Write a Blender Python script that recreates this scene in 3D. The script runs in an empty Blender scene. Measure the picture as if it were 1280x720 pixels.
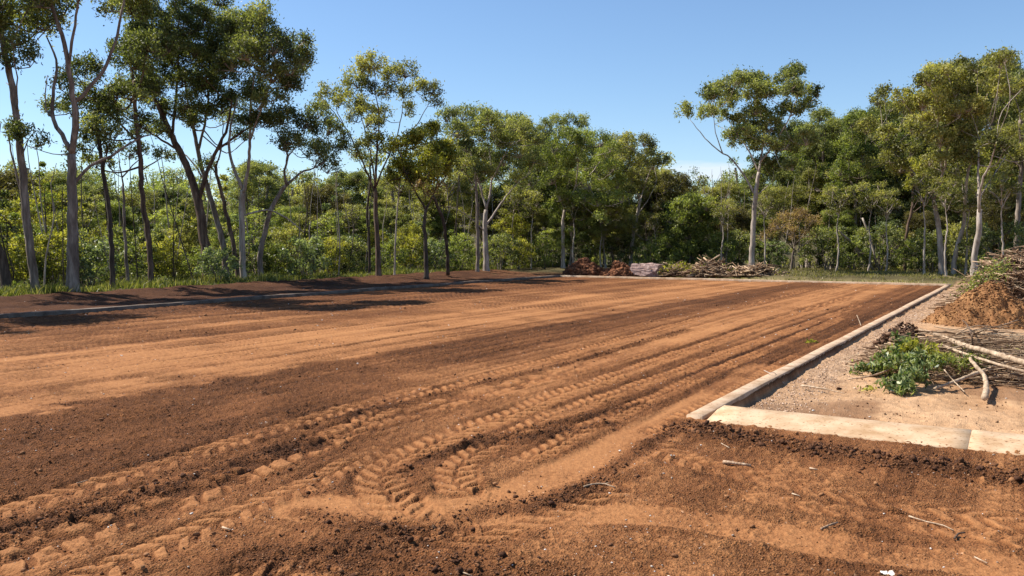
import bpy, math, random
import numpy as np
from mathutils import Vector

R = math.radians
scn = bpy.context.scene
col = scn.collection

# ------------------------------------------------------------------ camera, light, sky, exposure
F = 1090.0                      # focal length in pixels of a 1280 px wide picture
HOR = 302.0                     # row of the horizon
EYE = 1.70
PITCH = math.atan((360.0 - HOR) / F)
cam_d = bpy.data.cameras.new('camera')
cam_d.sensor_width = 36.0
cam_d.lens = 36.0 * F / 1280.0
cam_d.clip_start = 0.05
cam_d.clip_end = 20000.0
cam = bpy.data.objects.new('camera', cam_d)
col.objects.link(cam)
cam.location = (0, 0, EYE)
cam.rotation_euler = (R(90) - PITCH, 0, 0)
scn.camera = cam

SUN_EL = R(51)
SUN_AZ = (-0.956, 0.29)          # horizontal direction towards the sun
wd = bpy.data.worlds.new('World')
scn.world = wd
wd.use_nodes = True
wn = wd.node_tree
bg = wn.nodes['Background']
sky = wn.nodes.new('ShaderNodeTexSky')
sky.sky_type = 'NISHITA'
sky.sun_disc = False
sky.sun_elevation = SUN_EL
sky.sun_rotation = math.atan2(SUN_AZ[0], SUN_AZ[1])
sky.altitude = 150.0
sky.air_density = 1.05
sky.dust_density = 0.1
sky.ozone_density = 5.5
bg.inputs[1].default_value = 0.096
# one thin bank of cloud low over the gap in the trees
_tc = wn.nodes.new('ShaderNodeTexCoord')
_mp = wn.nodes.new('ShaderNodeMapping')
_mp.inputs['Scale'].default_value = (9, 9, 42)
wn.links.new(_tc.outputs['Generated'], _mp.inputs[0])
_no = wn.nodes.new('ShaderNodeTexNoise')
_no.inputs['Scale'].default_value = 1.6
_no.inputs['Detail'].default_value = 5
wn.links.new(_mp.outputs[0], _no.inputs['Vector'])
_vd = wn.nodes.new('ShaderNodeVectorMath')
_vd.operation = 'DISTANCE'
_ms = wn.nodes.new('ShaderNodeMapping')
_ms.inputs['Scale'].default_value = (1, 1, 4.5)
wn.links.new(_tc.outputs['Generated'], _ms.inputs[0])
wn.links.new(_ms.outputs[0], _vd.inputs[0])
_vd.inputs[1].default_value = (0.205, 0.975, 0.078 * 4.5)
_mr = wn.nodes.new('ShaderNodeMapRange')
_mr.inputs[1].default_value = 0.02
_mr.inputs[2].default_value = 0.13
_mr.inputs[3].default_value = 0.32
_mr.inputs[4].default_value = -0.35
wn.links.new(_vd.outputs['Value'], _mr.inputs[0])
_ad = wn.nodes.new('ShaderNodeMath')
wn.links.new(_no.outputs[0], _ad.inputs[0])
wn.links.new(_mr.outputs[0], _ad.inputs[1])
_m2 = wn.nodes.new('ShaderNodeMapRange')
_m2.inputs[1].default_value = 0.56
_m2.inputs[2].default_value = 0.85
_m2.inputs[4].default_value = 0.6
wn.links.new(_ad.outputs[0], _m2.inputs[0])
_mx = wn.nodes.new('ShaderNodeMix')
_mx.data_type = 'RGBA'
_mx.inputs[7].default_value = (6.2, 6.4, 6.9, 1)
wn.links.new(_m2.outputs[0], _mx.inputs[0])
wn.links.new(sky.outputs[0], _mx.inputs[6])
wn.links.new(_mx.outputs[2], bg.inputs[0])

sd = bpy.data.lights.new('sun', 'SUN')
sd.energy = 5.0
sd.angle = R(0.53)
sd.color = (1.0, 0.94, 0.85)
sun = bpy.data.objects.new('sun', sd)
col.objects.link(sun)
_h = math.hypot(*SUN_AZ)
to_sun = Vector((SUN_AZ[0] / _h * math.cos(SUN_EL), SUN_AZ[1] / _h * math.cos(SUN_EL), math.sin(SUN_EL)))
sun.rotation_euler = to_sun.to_track_quat('Z', 'Y').to_euler()
sun.location = to_sun * 60

vs = scn.view_settings
vs.view_transform = 'Standard'
vs.look = 'None'
vs.gamma = 1.0
vs.use_curve_mapping = False
vs.exposure = 0.72

# ------------------------------------------------------------------ pixel <-> world
SP, CP = math.sin(PITCH), math.cos(PITCH)

def ray(px, py):
    a = (px - 640.0) / F
    b = -(py - 360.0) / F
    return np.array([a, CP + b * SP, -SP + b * CP])

def G(px, py, z=0.0):
    r = ray(px, py)
    t = (z - EYE) / r[2]
    return np.array([r[0] * t, r[1] * t, z])

def PD(px, py, d):
    r = ray(px, py)
    t = d / r[1]
    return np.array([r[0] * t, d, EYE + r[2] * t])

A0 = G(860, 520)[:2]            # near end of the right kerb: origin of the lot
U = np.array([math.sin(math.atan(649 / F)), math.cos(math.atan(649 / F))])
V = np.array([-U[1], U[0]])
LOT_W, LOT_L = 16.7, 29.2

def L2W(s, w, z=0.0):
    p = A0 + U * s + V * w
    return np.array([p[0], p[1], z])

def W2L(x, y):
    dx, dy = x - A0[0], y - A0[1]
    return dx * U[0] + dy * U[1], dx * V[0] + dy * V[1]

def smooth(a, b, x):
    t = np.clip((x - a) / (b - a), 0, 1)
    return t * t * (3 - 2 * t)

# ------------------------------------------------------------------ noise
def perlin(x, y, seed=0):
    xi = np.floor(x).astype(np.int64)
    yi = np.floor(y).astype(np.int64)
    xf, yf = x - xi, y - yi
    u = xf * xf * xf * (xf * (xf * 6 - 15) + 10)
    v = yf * yf * yf * (yf * (yf * 6 - 15) + 10)

    def g(ix, iy, dx, dy):
        h = (ix * 374761393 + iy * 668265263 + seed * 1442695041) & 0xffffffff
        h = ((h ^ (h >> 13)) * 1274126177) & 0xffffffff
        h = (h ^ (h >> 16)) & 0xffff
        a = h * (2 * np.pi / 65536.0)
        return np.cos(a) * dx + np.sin(a) * dy
    n00 = g(xi, yi, xf, yf)
    n10 = g(xi + 1, yi, xf - 1, yf)
    n01 = g(xi, yi + 1, xf, yf - 1)
    n11 = g(xi + 1, yi + 1, xf - 1, yf - 1)
    return 1.41 * ((n00 * (1 - u) + n10 * u) * (1 - v) + (n01 * (1 - u) + n11 * u) * v)

def fbm(x, y, f, oct=4, seed=0, gain=0.5):
    o, a = 0, 1.0
    for k in range(oct):
        o = o + a * perlin(x * f, y * f, seed + k * 17)
        f *= 2.03
        a *= gain
    return o

# ------------------------------------------------------------------ mesh helpers
def link_mesh(name, V_, F_, mat, parent=None, attrs=None, smooth_sh=False):
    """V_ (n,3) array, F_ (m,3) or (m,4) array or list of such arrays"""
    Fs = F_ if isinstance(F_, list) else [F_]
    Fs = [np.asarray(f, dtype=np.int32) for f in Fs if len(f)]
    V_ = np.asarray(V_, dtype=np.float32)
    me = bpy.data.meshes.new(name)
    me.vertices.add(len(V_))
    me.vertices.foreach_set('co', V_.ravel())
    nl = sum(f.size for f in Fs)
    nf = sum(len(f) for f in Fs)
    me.loops.add(nl)
    me.loops.foreach_set('vertex_index', np.concatenate([f.ravel() for f in Fs]))
    me.polygons.add(nf)
    tot = np.concatenate([np.full(len(f), f.shape[1], dtype=np.int32) for f in Fs])
    st = np.concatenate([[0], np.cumsum(tot)[:-1]]).astype(np.int32)
    me.polygons.foreach_set('loop_start', st)
    me.polygons.foreach_set('loop_total', tot)
    if smooth_sh:
        me.polygons.foreach_set('use_smooth', np.ones(nf, dtype=bool))
    for an, (ty, arr) in (attrs or {}).items():
        at = me.attributes.new(an, ty, 'POINT')
        arr = np.asarray(arr, dtype=np.float32)
        at.data.foreach_set('color' if ty == 'FLOAT_COLOR' else 'value', arr.ravel())
    me.update(calc_edges=True)
    me.validate()
    o = bpy.data.objects.new(name, me)
    if mat:
        me.materials.append(mat)
    col.objects.link(o)
    if parent:
        o.parent = parent
    return o

def thing(name, label, cat, loc=(0, 0, 0), group=None):
    o = bpy.data.objects.new(name, None)
    o.empty_display_size = 0.3
    col.objects.link(o)
    o.location = tuple(float(c) for c in loc)
    o['label'] = label
    o['category'] = cat
    if group:
        o['group'] = group
    return o

def tag(o, label, cat, group=None, kind=None):
    o['label'] = label
    o['category'] = cat
    if group:
        o['group'] = group
    if kind:
        o['kind'] = kind
    return o

class Geo:
    def __init__(self):
        self.v, self.f4, self.f3, self.t, self.n = [], [], [], [], 0

    def add(self, v, f4=None, f3=None, tint=0.5):
        v = np.asarray(v, dtype=np.float32)
        if f4 is not None and len(f4):
            self.f4.append(np.asarray(f4) + self.n)
        if f3 is not None and len(f3):
            self.f3.append(np.asarray(f3) + self.n)
        self.v.append(v)
        self.t.append(np.full(len(v), tint) if np.isscalar(tint) else np.asarray(tint))
        self.n += len(v)

    def build(self, name, mat, parent=None, origin=None, sm=False):
        v = np.concatenate(self.v)
        if origin is not None:
            v = v - np.asarray(origin, dtype=np.float32)
        fs = []
        if self.f4:
            fs.append(np.concatenate(self.f4))
        if self.f3:
            fs.append(np.concatenate(self.f3))
        return link_mesh(name, v, fs, mat, parent, {'tint': ('FLOAT', np.concatenate(self.t))}, sm)

def resample(pts, step):
    """smooth polyline through pts (Catmull-Rom), about one sample per step"""
    pts = np.asarray(pts, dtype=float)
    if len(pts) == 2:
        n = max(2, int(np.linalg.norm(pts[1] - pts[0]) / step) + 1)
        t = np.linspace(0, 1, n)[:, None]
        return pts[0] * (1 - t) + pts[1] * t
    P = np.vstack([2 * pts[0] - pts[1], pts, 2 * pts[-1] - pts[-2]])
    out = []
    for i in range(1, len(P) - 2):
        p0, p1, p2, p3 = P[i - 1:i + 3]
        n = max(1, int(round(np.linalg.norm(p2 - p1) / step)))
        for t in np.arange(n) / n:
            out.append(0.5 * (2 * p1 + (p2 - p0) * t + (2 * p0 - 5 * p1 + 4 * p2 - p3) * t * t + (3 * p1 - p0 - 3 * p2 + p3) * t ** 3))
    out.append(P[-2])
    return np.array(out)

def tube(geo, pts, r, ns=7, tint=0.5, cap=True, rough=0.0, rng=None):
    pts = np.asarray(pts, dtype=float)
    n = len(pts)
    r = np.broadcast_to(np.asarray(r, dtype=float), (n,))
    T = np.gradient(pts, axis=0)
    T /= np.linalg.norm(T, axis=1)[:, None] + 1e-9
    ref = np.array([0.31, 0.83, 0.46]) if abs(T[0, 2]) > 0.6 else np.array([0.1, 0.2, 1.0])
    X = np.cross(T, ref)
    X /= np.linalg.norm(X, axis=1)[:, None] + 1e-9
    Y = np.cross(T, X)
    a = np.linspace(0, 2 * np.pi, ns, endpoint=False)
    rr = np.repeat(r[:, None], ns, 1)
    if rough and rng is not None:
        rr = rr * (1 + rough * rng.standard_normal((n, ns)))
    v = pts[:, None, :] + rr[..., None] * (np.cos(a)[None, :, None] * X[:, None, :] + np.sin(a)[None, :, None] * Y[:, None, :])
    v = v.reshape(-1, 3)
    i = np.arange(n - 1)[:, None] * ns
    j = np.arange(ns)[None, :]
    j2 = (j + 1) % ns
    f = np.stack([i + j, i + j2, i + ns + j2, i + ns + j], -1).reshape(-1, 4)
    f3 = None
    if cap:
        v = np.vstack([v, pts[0], pts[-1]])
        k = np.arange(ns)
        k2 = (k + 1) % ns
        f3 = np.vstack([np.stack([np.full(ns, n * ns), k2, k], 1),
                        np.stack([np.full(ns, n * ns + 1), (n - 1) * ns + k, (n - 1) * ns + k2], 1)])
    geo.add(v, f, f3, tint)

def unit(v):
    return v / (np.linalg.norm(v, axis=-1, keepdims=True) + 1e-9)

def leaf_quads(geo, c, L, W, rng, droop=0.5, tint=0.5, up=0.0):
    """one kite-shaped leaf per centre"""
    n = len(c)
    d = rng.standard_normal((n, 3))
    d[:, 2] -= droop
    d = unit(d)
    q = rng.standard_normal((n, 3))
    if up:
        nrm = unit(np.array([0, 0, 1.0]) * up + rng.standard_normal((n, 3)))
        sd_ = unit(np.cross(d, nrm))
    else:
        sd_ = unit(np.cross(d, q))
    L = (np.broadcast_to(L, (n,)) * rng.uniform(0.7, 1.25, n))[:, None]
    W = (np.broadcast_to(W, (n,)) * rng.uniform(0.7, 1.2, n))[:, None]
    v = np.stack([c - d * L * .5, c - d * L * .08 + sd_ * W * .5, c + d * L * .5, c - d * L * .08 - sd_ * W * .5], 1).reshape(-1, 3)
    f = np.arange(4 * n).reshape(n, 4)
    t = np.broadcast_to(tint, (n,)) + rng.uniform(-.26, .26, n)
    geo.add(v, f, None, np.repeat(t, 4))

# ------------------------------------------------------------------ materials
def mat_new(name):
    m = bpy.data.materials.new(name)
    m.use_nodes = True
    nt = m.node_tree
    return m, nt, nt.nodes['Principled BSDF'], nt.nodes['Material Output']

def N(nt, typ, **kw):
    n = nt.nodes.new(typ)
    for k, v in kw.items():
        setattr(n, k, v)
    return n

def ramp(nt, src, stops):
    r = N(nt, 'ShaderNodeValToRGB')
    e = r.color_ramp.elements
    while len(e) < len(stops):
        e.new(0.5)
    for el, (p, c) in zip(e, stops):
        el.position = p
        el.color = (*c, 1)
    nt.links.new(src, r.inputs[0])
    return r.outputs[0]

def leaf_mat(name, c0, c1, c2, trans=0.43, rough=0.5):
    m, nt, b, out = mat_new(name)
    at = N(nt, 'ShaderNodeAttribute', attribute_name='tint')
    cc = ramp(nt, at.outputs['Fac'], [(0.1, c0), (0.5, c1), (0.92, c2)])
    nt.links.new(cc, b.inputs['Base Color'])
    b.inputs['Roughness'].default_value = rough
    b.inputs['Specular IOR Level'].default_value = 0.3
    tr = N(nt, 'ShaderNodeBsdfTranslucent')
    mx2 = N(nt, 'ShaderNodeMix', data_type='RGBA', blend_type='MULTIPLY')
    mx2.inputs[0].default_value = 1.0
    nt.links.new(cc, mx2.inputs[6])
    mx2.inputs[7].default_value = (1.6, 1.7, 0.7, 1)
    nt.links.new(mx2.outputs[2], tr.inputs[0])
    ms = N(nt, 'ShaderNodeMixShader')
    ms.inputs[0].default_value = trans
    nt.links.new(b.outputs[0], ms.inputs[1])
    nt.links.new(tr.outputs[0], ms.inputs[2])
    nt.links.new(ms.outputs[0], out.inputs[0])
    return m

def bark_mat(name, dark, mid, light, sc=1.0, bump=0.35):
    m, nt, b, out = mat_new(name)
    tc = N(nt, 'ShaderNodeTexCoord')
    mp = N(nt, 'ShaderNodeMapping')
    mp.inputs['Scale'].default_value = (sc * 7, sc * 7, sc * 1.3)
    nt.links.new(tc.outputs['Object'], mp.inputs[0])
    n1 = N(nt, 'ShaderNodeTexNoise')
    n1.inputs['Scale'].default_value = 1.0
    n1.inputs['Detail'].default_value = 6
    n1.inputs['Roughness'].default_value = 0.65
    nt.links.new(mp.outputs[0], n1.inputs['Vector'])
    cc = ramp(nt, n1.outputs[0], [(0.32, dark), (0.5, mid), (0.68, light)])
    nt.links.new(cc, b.inputs['Base Color'])
    b.inputs['Roughness'].default_value = 0.85
    b.inputs['Specular IOR Level'].default_value = 0.2
    bp = N(nt, 'ShaderNodeBump')
    bp.inputs['Strength'].default_value = bump
    bp.inputs['Distance'].default_value = 0.02
    nt.links.new(n1.outputs[0], bp.inputs['Height'])
    nt.links.new(bp.outputs[0], b.inputs['Normal'])
    return m

def tint_mat(name, c0, c1, c2, rough=0.85, scale=30.0, bump=0.4, dist=0.01):
    """ramp over the mesh's per-piece tint, mottled by noise"""
    m, nt, b, out = mat_new(name)
    at = N(nt, 'ShaderNodeAttribute', attribute_name='tint')
    tc = N(nt, 'ShaderNodeTexCoord')
    n1 = N(nt, 'ShaderNodeTexNoise')
    n1.inputs['Scale'].default_value = scale
    n1.inputs['Detail'].default_value = 5
    nt.links.new(tc.outputs['Object'], n1.inputs['Vector'])
    ma = N(nt, 'ShaderNodeMath', operation='MULTIPLY_ADD')
    nt.links.new(n1.outputs[0], ma.inputs[0])
    ma.inputs[1].default_value = 0.8
    ad = N(nt, 'ShaderNodeMath', operation='SUBTRACT')
    nt.links.new(at.outputs['Fac'], ad.inputs[0])
    ad.inputs[1].default_value = 0.4
    nt.links.new(ad.outputs[0], ma.inputs[2])
    cc = ramp(nt, ma.outputs[0], [(0.15, c0), (0.5, c1), (0.85, c2)])
    nt.links.new(cc, b.inputs['Base Color'])
    b.inputs['Roughness'].default_value = rough
    b.inputs['Specular IOR Level'].default_value = 0.2
    bp = N(nt, 'ShaderNodeBump')
    bp.inputs['Strength'].default_value = bump
    bp.inputs['Distance'].default_value = dist
    nt.links.new(n1.outputs[0], bp.inputs['Height'])
    nt.links.new(bp.outputs[0], b.inputs['Normal'])
    return m

LEAF = {
    'dark':   leaf_mat('leaf_dark', (0.032, 0.040, 0.013), (0.147, 0.166, 0.059), (0.363, 0.353, 0.142)),
    'olive':  leaf_mat('leaf_olive', (0.051, 0.054, 0.017), (0.224, 0.217, 0.069), (0.453, 0.410, 0.152)),
    'green':  leaf_mat('leaf_green', (0.042, 0.056, 0.015), (0.181, 0.211, 0.057), (0.387, 0.393, 0.121)),
    'yellow': leaf_mat('leaf_yellow', (0.070, 0.076, 0.013), (0.242, 0.237, 0.044), (0.483, 0.427, 0.089), trans=0.42),
    'brown':  leaf_mat('leaf_brown', (0.040, 0.036, 0.013), (0.145, 0.123, 0.048), (0.302, 0.251, 0.105)),
    'rust':   leaf_mat('leaf_rust', (.15, .09, .045), (.32, .21, .11), (.46, .33, .19)),
    'grey':   leaf_mat('leaf_grey', (.044, .058, .028), (.140, .170, .080), (.30, .33, .18), rough=0.4),
    'cut':    leaf_mat('leaf_cut', (.030, .048, .014), (.105, .150, .048), (.34, .36, .15), trans=0.34, rough=0.4),
}
BARK = {
    'grey':  bark_mat('bark_grey', (.085, .062, .047), (.20, .155, .122), (.37, .305, .25)),
    'pale':  bark_mat('bark_pale', (.17, .13, .10), (.36, .295, .24), (.56, .48, .40)),
    'brown': bark_mat('bark_brown', (.045, .028, .02), (.12, .078, .055), (.24, .165, .12), bump=0.7),
    'dark':  bark_mat('bark_dark', (.03, .022, .017), (.075, .055, .042), (.15, .115, .09)),
    'bleached': bark_mat('bark_bleached', (.20, .13, .08), (.40, .29, .19), (.60, .46, .32), sc=3.0),
}
# ================================================================== THE GROUND: one sheet to the horizon
def terrain(x, y):
    """lie of the land far from the lot (the lot itself is level)"""
    s, w = W2L(x, y)
    d = np.maximum(np.maximum(w - (LOT_W + 8), s - (LOT_L + 14)), 0)
    z = -1.4 * smooth(0, 26, d)
    r = np.hypot(x, y)
    z = z + np.clip((r - 75) * 0.07, 0, 17) * smooth(75, 130, r) * smooth(0, 30, d)
    return z

def poly_sd(x, y, pts):
    """arc length t and signed distance d of points to a polyline (world xy)"""
    best = np.full(x.shape, 1e9)
    bt = np.zeros_like(x)
    bd = np.zeros_like(x)
    acc = 0.0
    for p, q in zip(pts[:-1], pts[1:]):
        e = q - p
        L = np.hypot(*e)
        e = e / L
        dx, dy = x - p[0], y - p[1]
        t = np.clip(dx * e[0] + dy * e[1], 0, L)
        cx, cy = dx - e[0] * t, dy - e[1] * t
        dd = np.hypot(cx, cy)
        m = dd < best
        sgn = np.sign(e[0] * dy - e[1] * dx)
        best = np.where(m, dd, best)
        bt = np.where(m, acc + t, bt)
        bd = np.where(m, dd * sgn, bd)
        acc += L
    return bt, bd

# tyre tracks: (path over the ground, half width, depth, kind, strength)
def gpath(*px):
    return resample([G(a, b) for a, b in px], 0.35)[:, :2]

TRACKS = [
    (gpath((-120, 745), (20, 694), (190, 636), (330, 581), (465, 528), (560, 503), (700, 466), (860, 420), (1000, 381), (1130, 346.5)), .23, .036, 'block', .9),
    (gpath((-100, 668), (60, 622), (200, 580), (330, 540), (440, 508), (520, 486)), .17, .030, 'lug', .85),
    (gpath((-100, 712), (40, 664), (160, 622), (270, 585)), .15, .026, 'lug', .7),
    (gpath((60, 740), (180, 690), (300, 640), (400, 598), (470, 562)), .17, .028, 'lug', .8),
    (gpath((1060, 372), (900, 424), (760, 472), (640, 516), (560, 545), (492, 580), (478, 612), (520, 648), (600, 672)), .21, .028, 'lug', 1.0),
    (gpath((1075, 381), (940, 430), (800, 481), (700, 517), (620, 552), (575, 585), (575, 612), (620, 630)), .17, .022, 'lug', .9),
    (gpath((1050, 398), (920, 452), (820, 496), (730, 536), (660, 572)), .15, .026, 'lug', .9),
    (gpath((760, 610), (640, 652), (540, 680), (400, 706), (250, 748)), .22, .026, 'lug', .75),
    (gpath((960, 458), (860, 516), (760, 570), (680, 606), (600, 636), (500, 640), (400, 634)), .30, .020, 'smooth', 1.0),
    (gpath((1010, 362), (820, 412), (640, 462), (500, 505), (420, 545)), .15, .024, 'lug', .9),
    (gpath((1120, 388), (1000, 444), (920, 486), (820, 540)), .15, .018, 'lug', .7),
    (gpath((1330, 668), (1180, 640), (1000, 606), (900, 585), (820, 560)), .20, .018, 'lug', .6),
    (gpath((1340, 720), (1100, 690), (900, 655), (760, 640), (640, 650)), .20, .014, 'smooth', .6),
    (gpath((1360, 690), (1200, 668), (1060, 640), (930, 620)), .14, .016, 'lug', .5),
]
CLODROWS = [   # lines of loose clods thrown up beside the tracks and at the kerbs: path, half width, height
    (gpath((850, 530), (900, 545), (1000, 560), (1120, 577), (1290, 604), (1420, 624)), .26, .075),
    (gpath((500, 590), (555, 563), (640, 541), (720, 524), (800, 505)), .09, .022),
    (gpath((840, 540), (800, 560), (740, 604), (660, 640)), .10, .04),
    (gpath((380, 640), (470, 660), (540, 655), (640, 628), (720, 610)), .17, .022),
    (gpath((0, 668), (120, 640), (260, 592), (380, 552)), .15, .04),
    (gpath((330, 700), (430, 690), (540, 700), (640, 735)), .35, .03),
    (gpath((440, 520), (560, 490), (700, 456), (860, 412)), .09, .035),
    (gpath((600, 556), (700, 540), (760, 530)), .10, .03),
]

def soil_fields(x, y):
    """height and base colour of the ground at arrays x, y"""
    s, w = W2L(x, y)
    r = np.hypot(x, y)
    n_l = fbm(x, y, .35, 3, 1)
    n_m = fbm(x, y, 1.6, 4, 2)
    # streaks run along the lot, as the grader left them
    sw = w + .10 * fbm(s * .12, w * .6, 1.0, 2, 5)
    st1 = perlin(s * .05, sw * 2.1, 11)
    st2 = perlin(s * .10, sw * 5.5, 12)
    st3 = perlin(s * .16, sw * 13., 13)
    streak = st1 * .5 + st2 * .35 + st3 * .25
    near = 1 - smooth(18, 34, r)

    # --- how dry / packed (1) or fresh, loose and dark (0) the soil is
    prof_w = [-9, -4, -1.0, 0.0, 0.9, 1.5, 2.4, 3.4, 4.0, 4.7, 5.1, 5.55, 5.75, 7.2, 9.2, 10.2, 12.0, 13.5, 16.7]
    prof_k = [.60, .58, .52, .38, .40, .72, .86, .80, .52, .38, .32, .30, .74, .84, .80, .56, .60, .46, .40]
    k = np.interp(sw + .10 * n_m + .05 * perlin(x * 5, y * 5, 17), prof_w, prof_k)
    # nearer than the front edge the fresh band spreads to the right
    kn = np.interp(sw + .30 * n_m + .07 * perlin(x * 5, y * 5, 17), [-9, -3, -1.5, 0, 1.6, 2.6, 3.0, 5.55, 5.75, 9], [.60, .60, .60, .70, .70, .50, .35, .30, .74, .78])
    k = k * smooth(-2.5, 2.0, s) + kn * (1 - smooth(-2.5, 2.0, s))
    k = k + .34 * streak * smooth(-6, 1, s) + .10 * streak + .15 * n_l + .10 * n_m
    lines = smooth(.16, .42, perlin(s * .07, sw * 17., 14)) + .8 * smooth(.2, .45, perlin(s * .11, sw * 31., 15))
    k = k - .26 * lines * smooth(-5, 3, s) * (.5 + .5 * smooth(-.2, .3, perlin(s * .25, w * .8, 16)))
    in_lot = smooth(-.12, -.02, w) * smooth(-.1, .1, LOT_W - w) * smooth(0, .1, LOT_L - s)

    h = .012 * n_l + .007 * n_m
    h = h + (.012 * st2 + .010 * st3 - .012 * lines) * smooth(-4, 3, s) * smooth(-.5, .5, w)
    # --- tracks
    tm = np.zeros_like(h)
    for pts, hw, dep, kind, stg in TRACKS:
        x0, y0 = pts.min(0) - .8
        x1, y1 = pts.max(0) + .8
        m = (x > x0) & (x < x1) & (y > y0) & (y < y1)
        if not m.any():
            continue
        t, d = poly_sd(x[m], y[m], pts)
        wob = .05 * perlin(t * .9, d * 0, 3)
        dd = np.abs(d + wob) / hw
        inside = 1 - smooth(.85, 1.12, dd)
        tm[m] = np.maximum(tm[m], inside * stg)
        fade = np.clip(.78 + .45 * fbm(t, d, .9, 3, 8) * 1.4, .15, 1.1) * stg
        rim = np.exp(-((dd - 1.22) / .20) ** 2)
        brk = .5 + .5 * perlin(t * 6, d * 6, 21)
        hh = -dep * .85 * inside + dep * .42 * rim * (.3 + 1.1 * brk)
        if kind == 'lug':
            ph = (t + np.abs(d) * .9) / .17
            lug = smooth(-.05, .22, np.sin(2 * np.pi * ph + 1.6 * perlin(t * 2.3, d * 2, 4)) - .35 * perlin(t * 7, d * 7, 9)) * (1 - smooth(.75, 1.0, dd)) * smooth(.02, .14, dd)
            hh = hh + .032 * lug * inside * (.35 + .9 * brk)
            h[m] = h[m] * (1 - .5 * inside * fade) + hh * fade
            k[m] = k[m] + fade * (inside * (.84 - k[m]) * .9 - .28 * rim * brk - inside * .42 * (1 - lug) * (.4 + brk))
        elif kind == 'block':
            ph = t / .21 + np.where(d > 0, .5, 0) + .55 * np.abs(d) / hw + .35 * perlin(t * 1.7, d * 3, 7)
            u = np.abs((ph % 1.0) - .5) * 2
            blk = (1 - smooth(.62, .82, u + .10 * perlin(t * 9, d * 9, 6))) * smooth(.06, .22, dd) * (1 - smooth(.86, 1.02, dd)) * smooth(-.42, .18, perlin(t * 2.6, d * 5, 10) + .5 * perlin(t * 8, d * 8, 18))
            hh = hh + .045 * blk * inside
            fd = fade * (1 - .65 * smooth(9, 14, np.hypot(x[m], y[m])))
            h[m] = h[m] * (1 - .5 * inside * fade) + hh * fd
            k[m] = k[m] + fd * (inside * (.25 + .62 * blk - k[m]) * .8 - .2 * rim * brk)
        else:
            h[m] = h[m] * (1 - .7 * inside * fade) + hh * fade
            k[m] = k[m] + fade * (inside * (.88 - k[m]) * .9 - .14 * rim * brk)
    loose = np.clip(1 - k * 1.25, 0, 1)
    # --- rows of clods
    for pts, hw, hh in CLODROWS:
        x0, y0 = pts.min(0) - .9
        x1, y1 = pts.max(0) + .9
        m = (x > x0) & (x < x1) & (y > y0) & (y < y1)
        t, d = poly_sd(x[m], y[m], pts)
        g = np.exp(-(d / hw) ** 2 * (1.1 + .5 * perlin(t * 2.2, d, 31))) * (.65 + .6 * perlin(t * 1.4, d * 2, 32))
        g = np.clip(g, 0, 1)
        h[m] += hh * .6 * g
        k[m] -= .55 * g
        loose[m] = np.clip(loose[m] + .9 * g, 0, 1.3)
    # --- crumbly relief: lumps where loose, fine grain where packed
    fg = .35 + .65 * np.clip(fbm(x, y, .9, 3, 48) + .35, 0, 1)
    fg = fg * (1 - .75 * smooth(.70, .85, k)) * (1 - .8 * tm)
    b1 = np.maximum(fbm(x, y, 9, 3, 41), -.25)
    b1 = b1 + .7 * np.abs(perlin(s * 5.0, w * 9.0, 49)) - .2
    b2 = np.maximum(fbm(x, y, 24, 2, 43), -.3)
    b3 = perlin(x * 60, y * 60, 45)
    fade_r = 1 - smooth(14, 30, r)
    h = h + (.022 * b1 * loose + .011 * b1 * fg + .002 * b1 + (.012 * loose + .006 * fg + .003) * b2 + .0030 * b3 * (1 - smooth(6, 11, r))) * fade_r
    k = k + .20 * b2 * fade_r + .12 * b1 * loose + .12 * fg * b1 * fade_r
    k = np.clip(k + .10 * perlin(x * 45, y * 45, 47) * fade_r, 0, 1)

    dark = np.array([.068, .028, .0125])
    mid = np.array([.205, .081, .030])
    dry = np.array([.372, .170, .066])
    kk = k[:, None]
    c = np.where(kk < .5, dark + (mid - dark) * kk * 2, mid + (dry - mid) * (kk - .5) * 2)
    # pale flecks of chip and stone
    fl = smooth(.66, .74, perlin(x * 31, y * 31, 51)) * smooth(.1, .4, perlin(x * 3, y * 3, 52))
    c = c + fl[:, None] * np.array([.25, .19, .13]) * fade_r[:, None]

    # --- the sandy ground right of the kerb
    sand = smooth(-.165, -.21, w) * smooth(.28, .40, s) * smooth(37, 33, s)
    sn = fbm(x, y, .8, 4, 61)
    sn2 = fbm(x, y, 7, 4, 62)
    ks = np.clip(.62 + .35 * sn + .22 * sn2, 0, 1)[:, None]
    cs = np.array([.28, .145, .066]) * (1 - ks) + np.array([.56, .345, .19]) * ks
    # broken dark patches of spilled soil, and grey-pink grit beside the kerb
    sp = smooth(.12, .48, fbm(s * .6, w * .35, 1.6, 4, 63))[:, None]
    cs = cs * (1 - sp * .65) + np.array([.16, .075, .036]) * sp * .65
    gr = (np.exp(-((w + .50) / .36) ** 2) * (.45 + .5 * smooth(-.3, .3, sn)))[:, None]
    gcol = np.array([.49, .32, .20]) * (.75 + .7 * np.clip(perlin(x * 38, y * 38, 64), -.6, 1))[:, None]
    cs = cs * (1 - gr * .8) + gcol * gr * .8
    hs = -.085 + .03 * sn + .012 * sn2 + .004 * b2 + .012 * gr[:, 0] * np.maximum(perlin(x * 28, y * 28, 65), -.1)
    hs = hs + .03 * np.clip(s - 3, 0, 10) / 10
    h = h * (1 - sand) + hs * sand
    c = c * (1 - sand[:, None]) + cs * sand[:, None]

    # --- the bank between the left kerb and the grass: dark turned soil, colour lowered further to stand for tree shade
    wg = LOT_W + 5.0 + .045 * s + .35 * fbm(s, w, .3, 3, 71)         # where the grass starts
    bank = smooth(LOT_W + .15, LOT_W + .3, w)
    kb = np.clip(.34 + .3 * fbm(s * .35, w, 1.1, 4, 72), 0, 1)[:, None]
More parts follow.
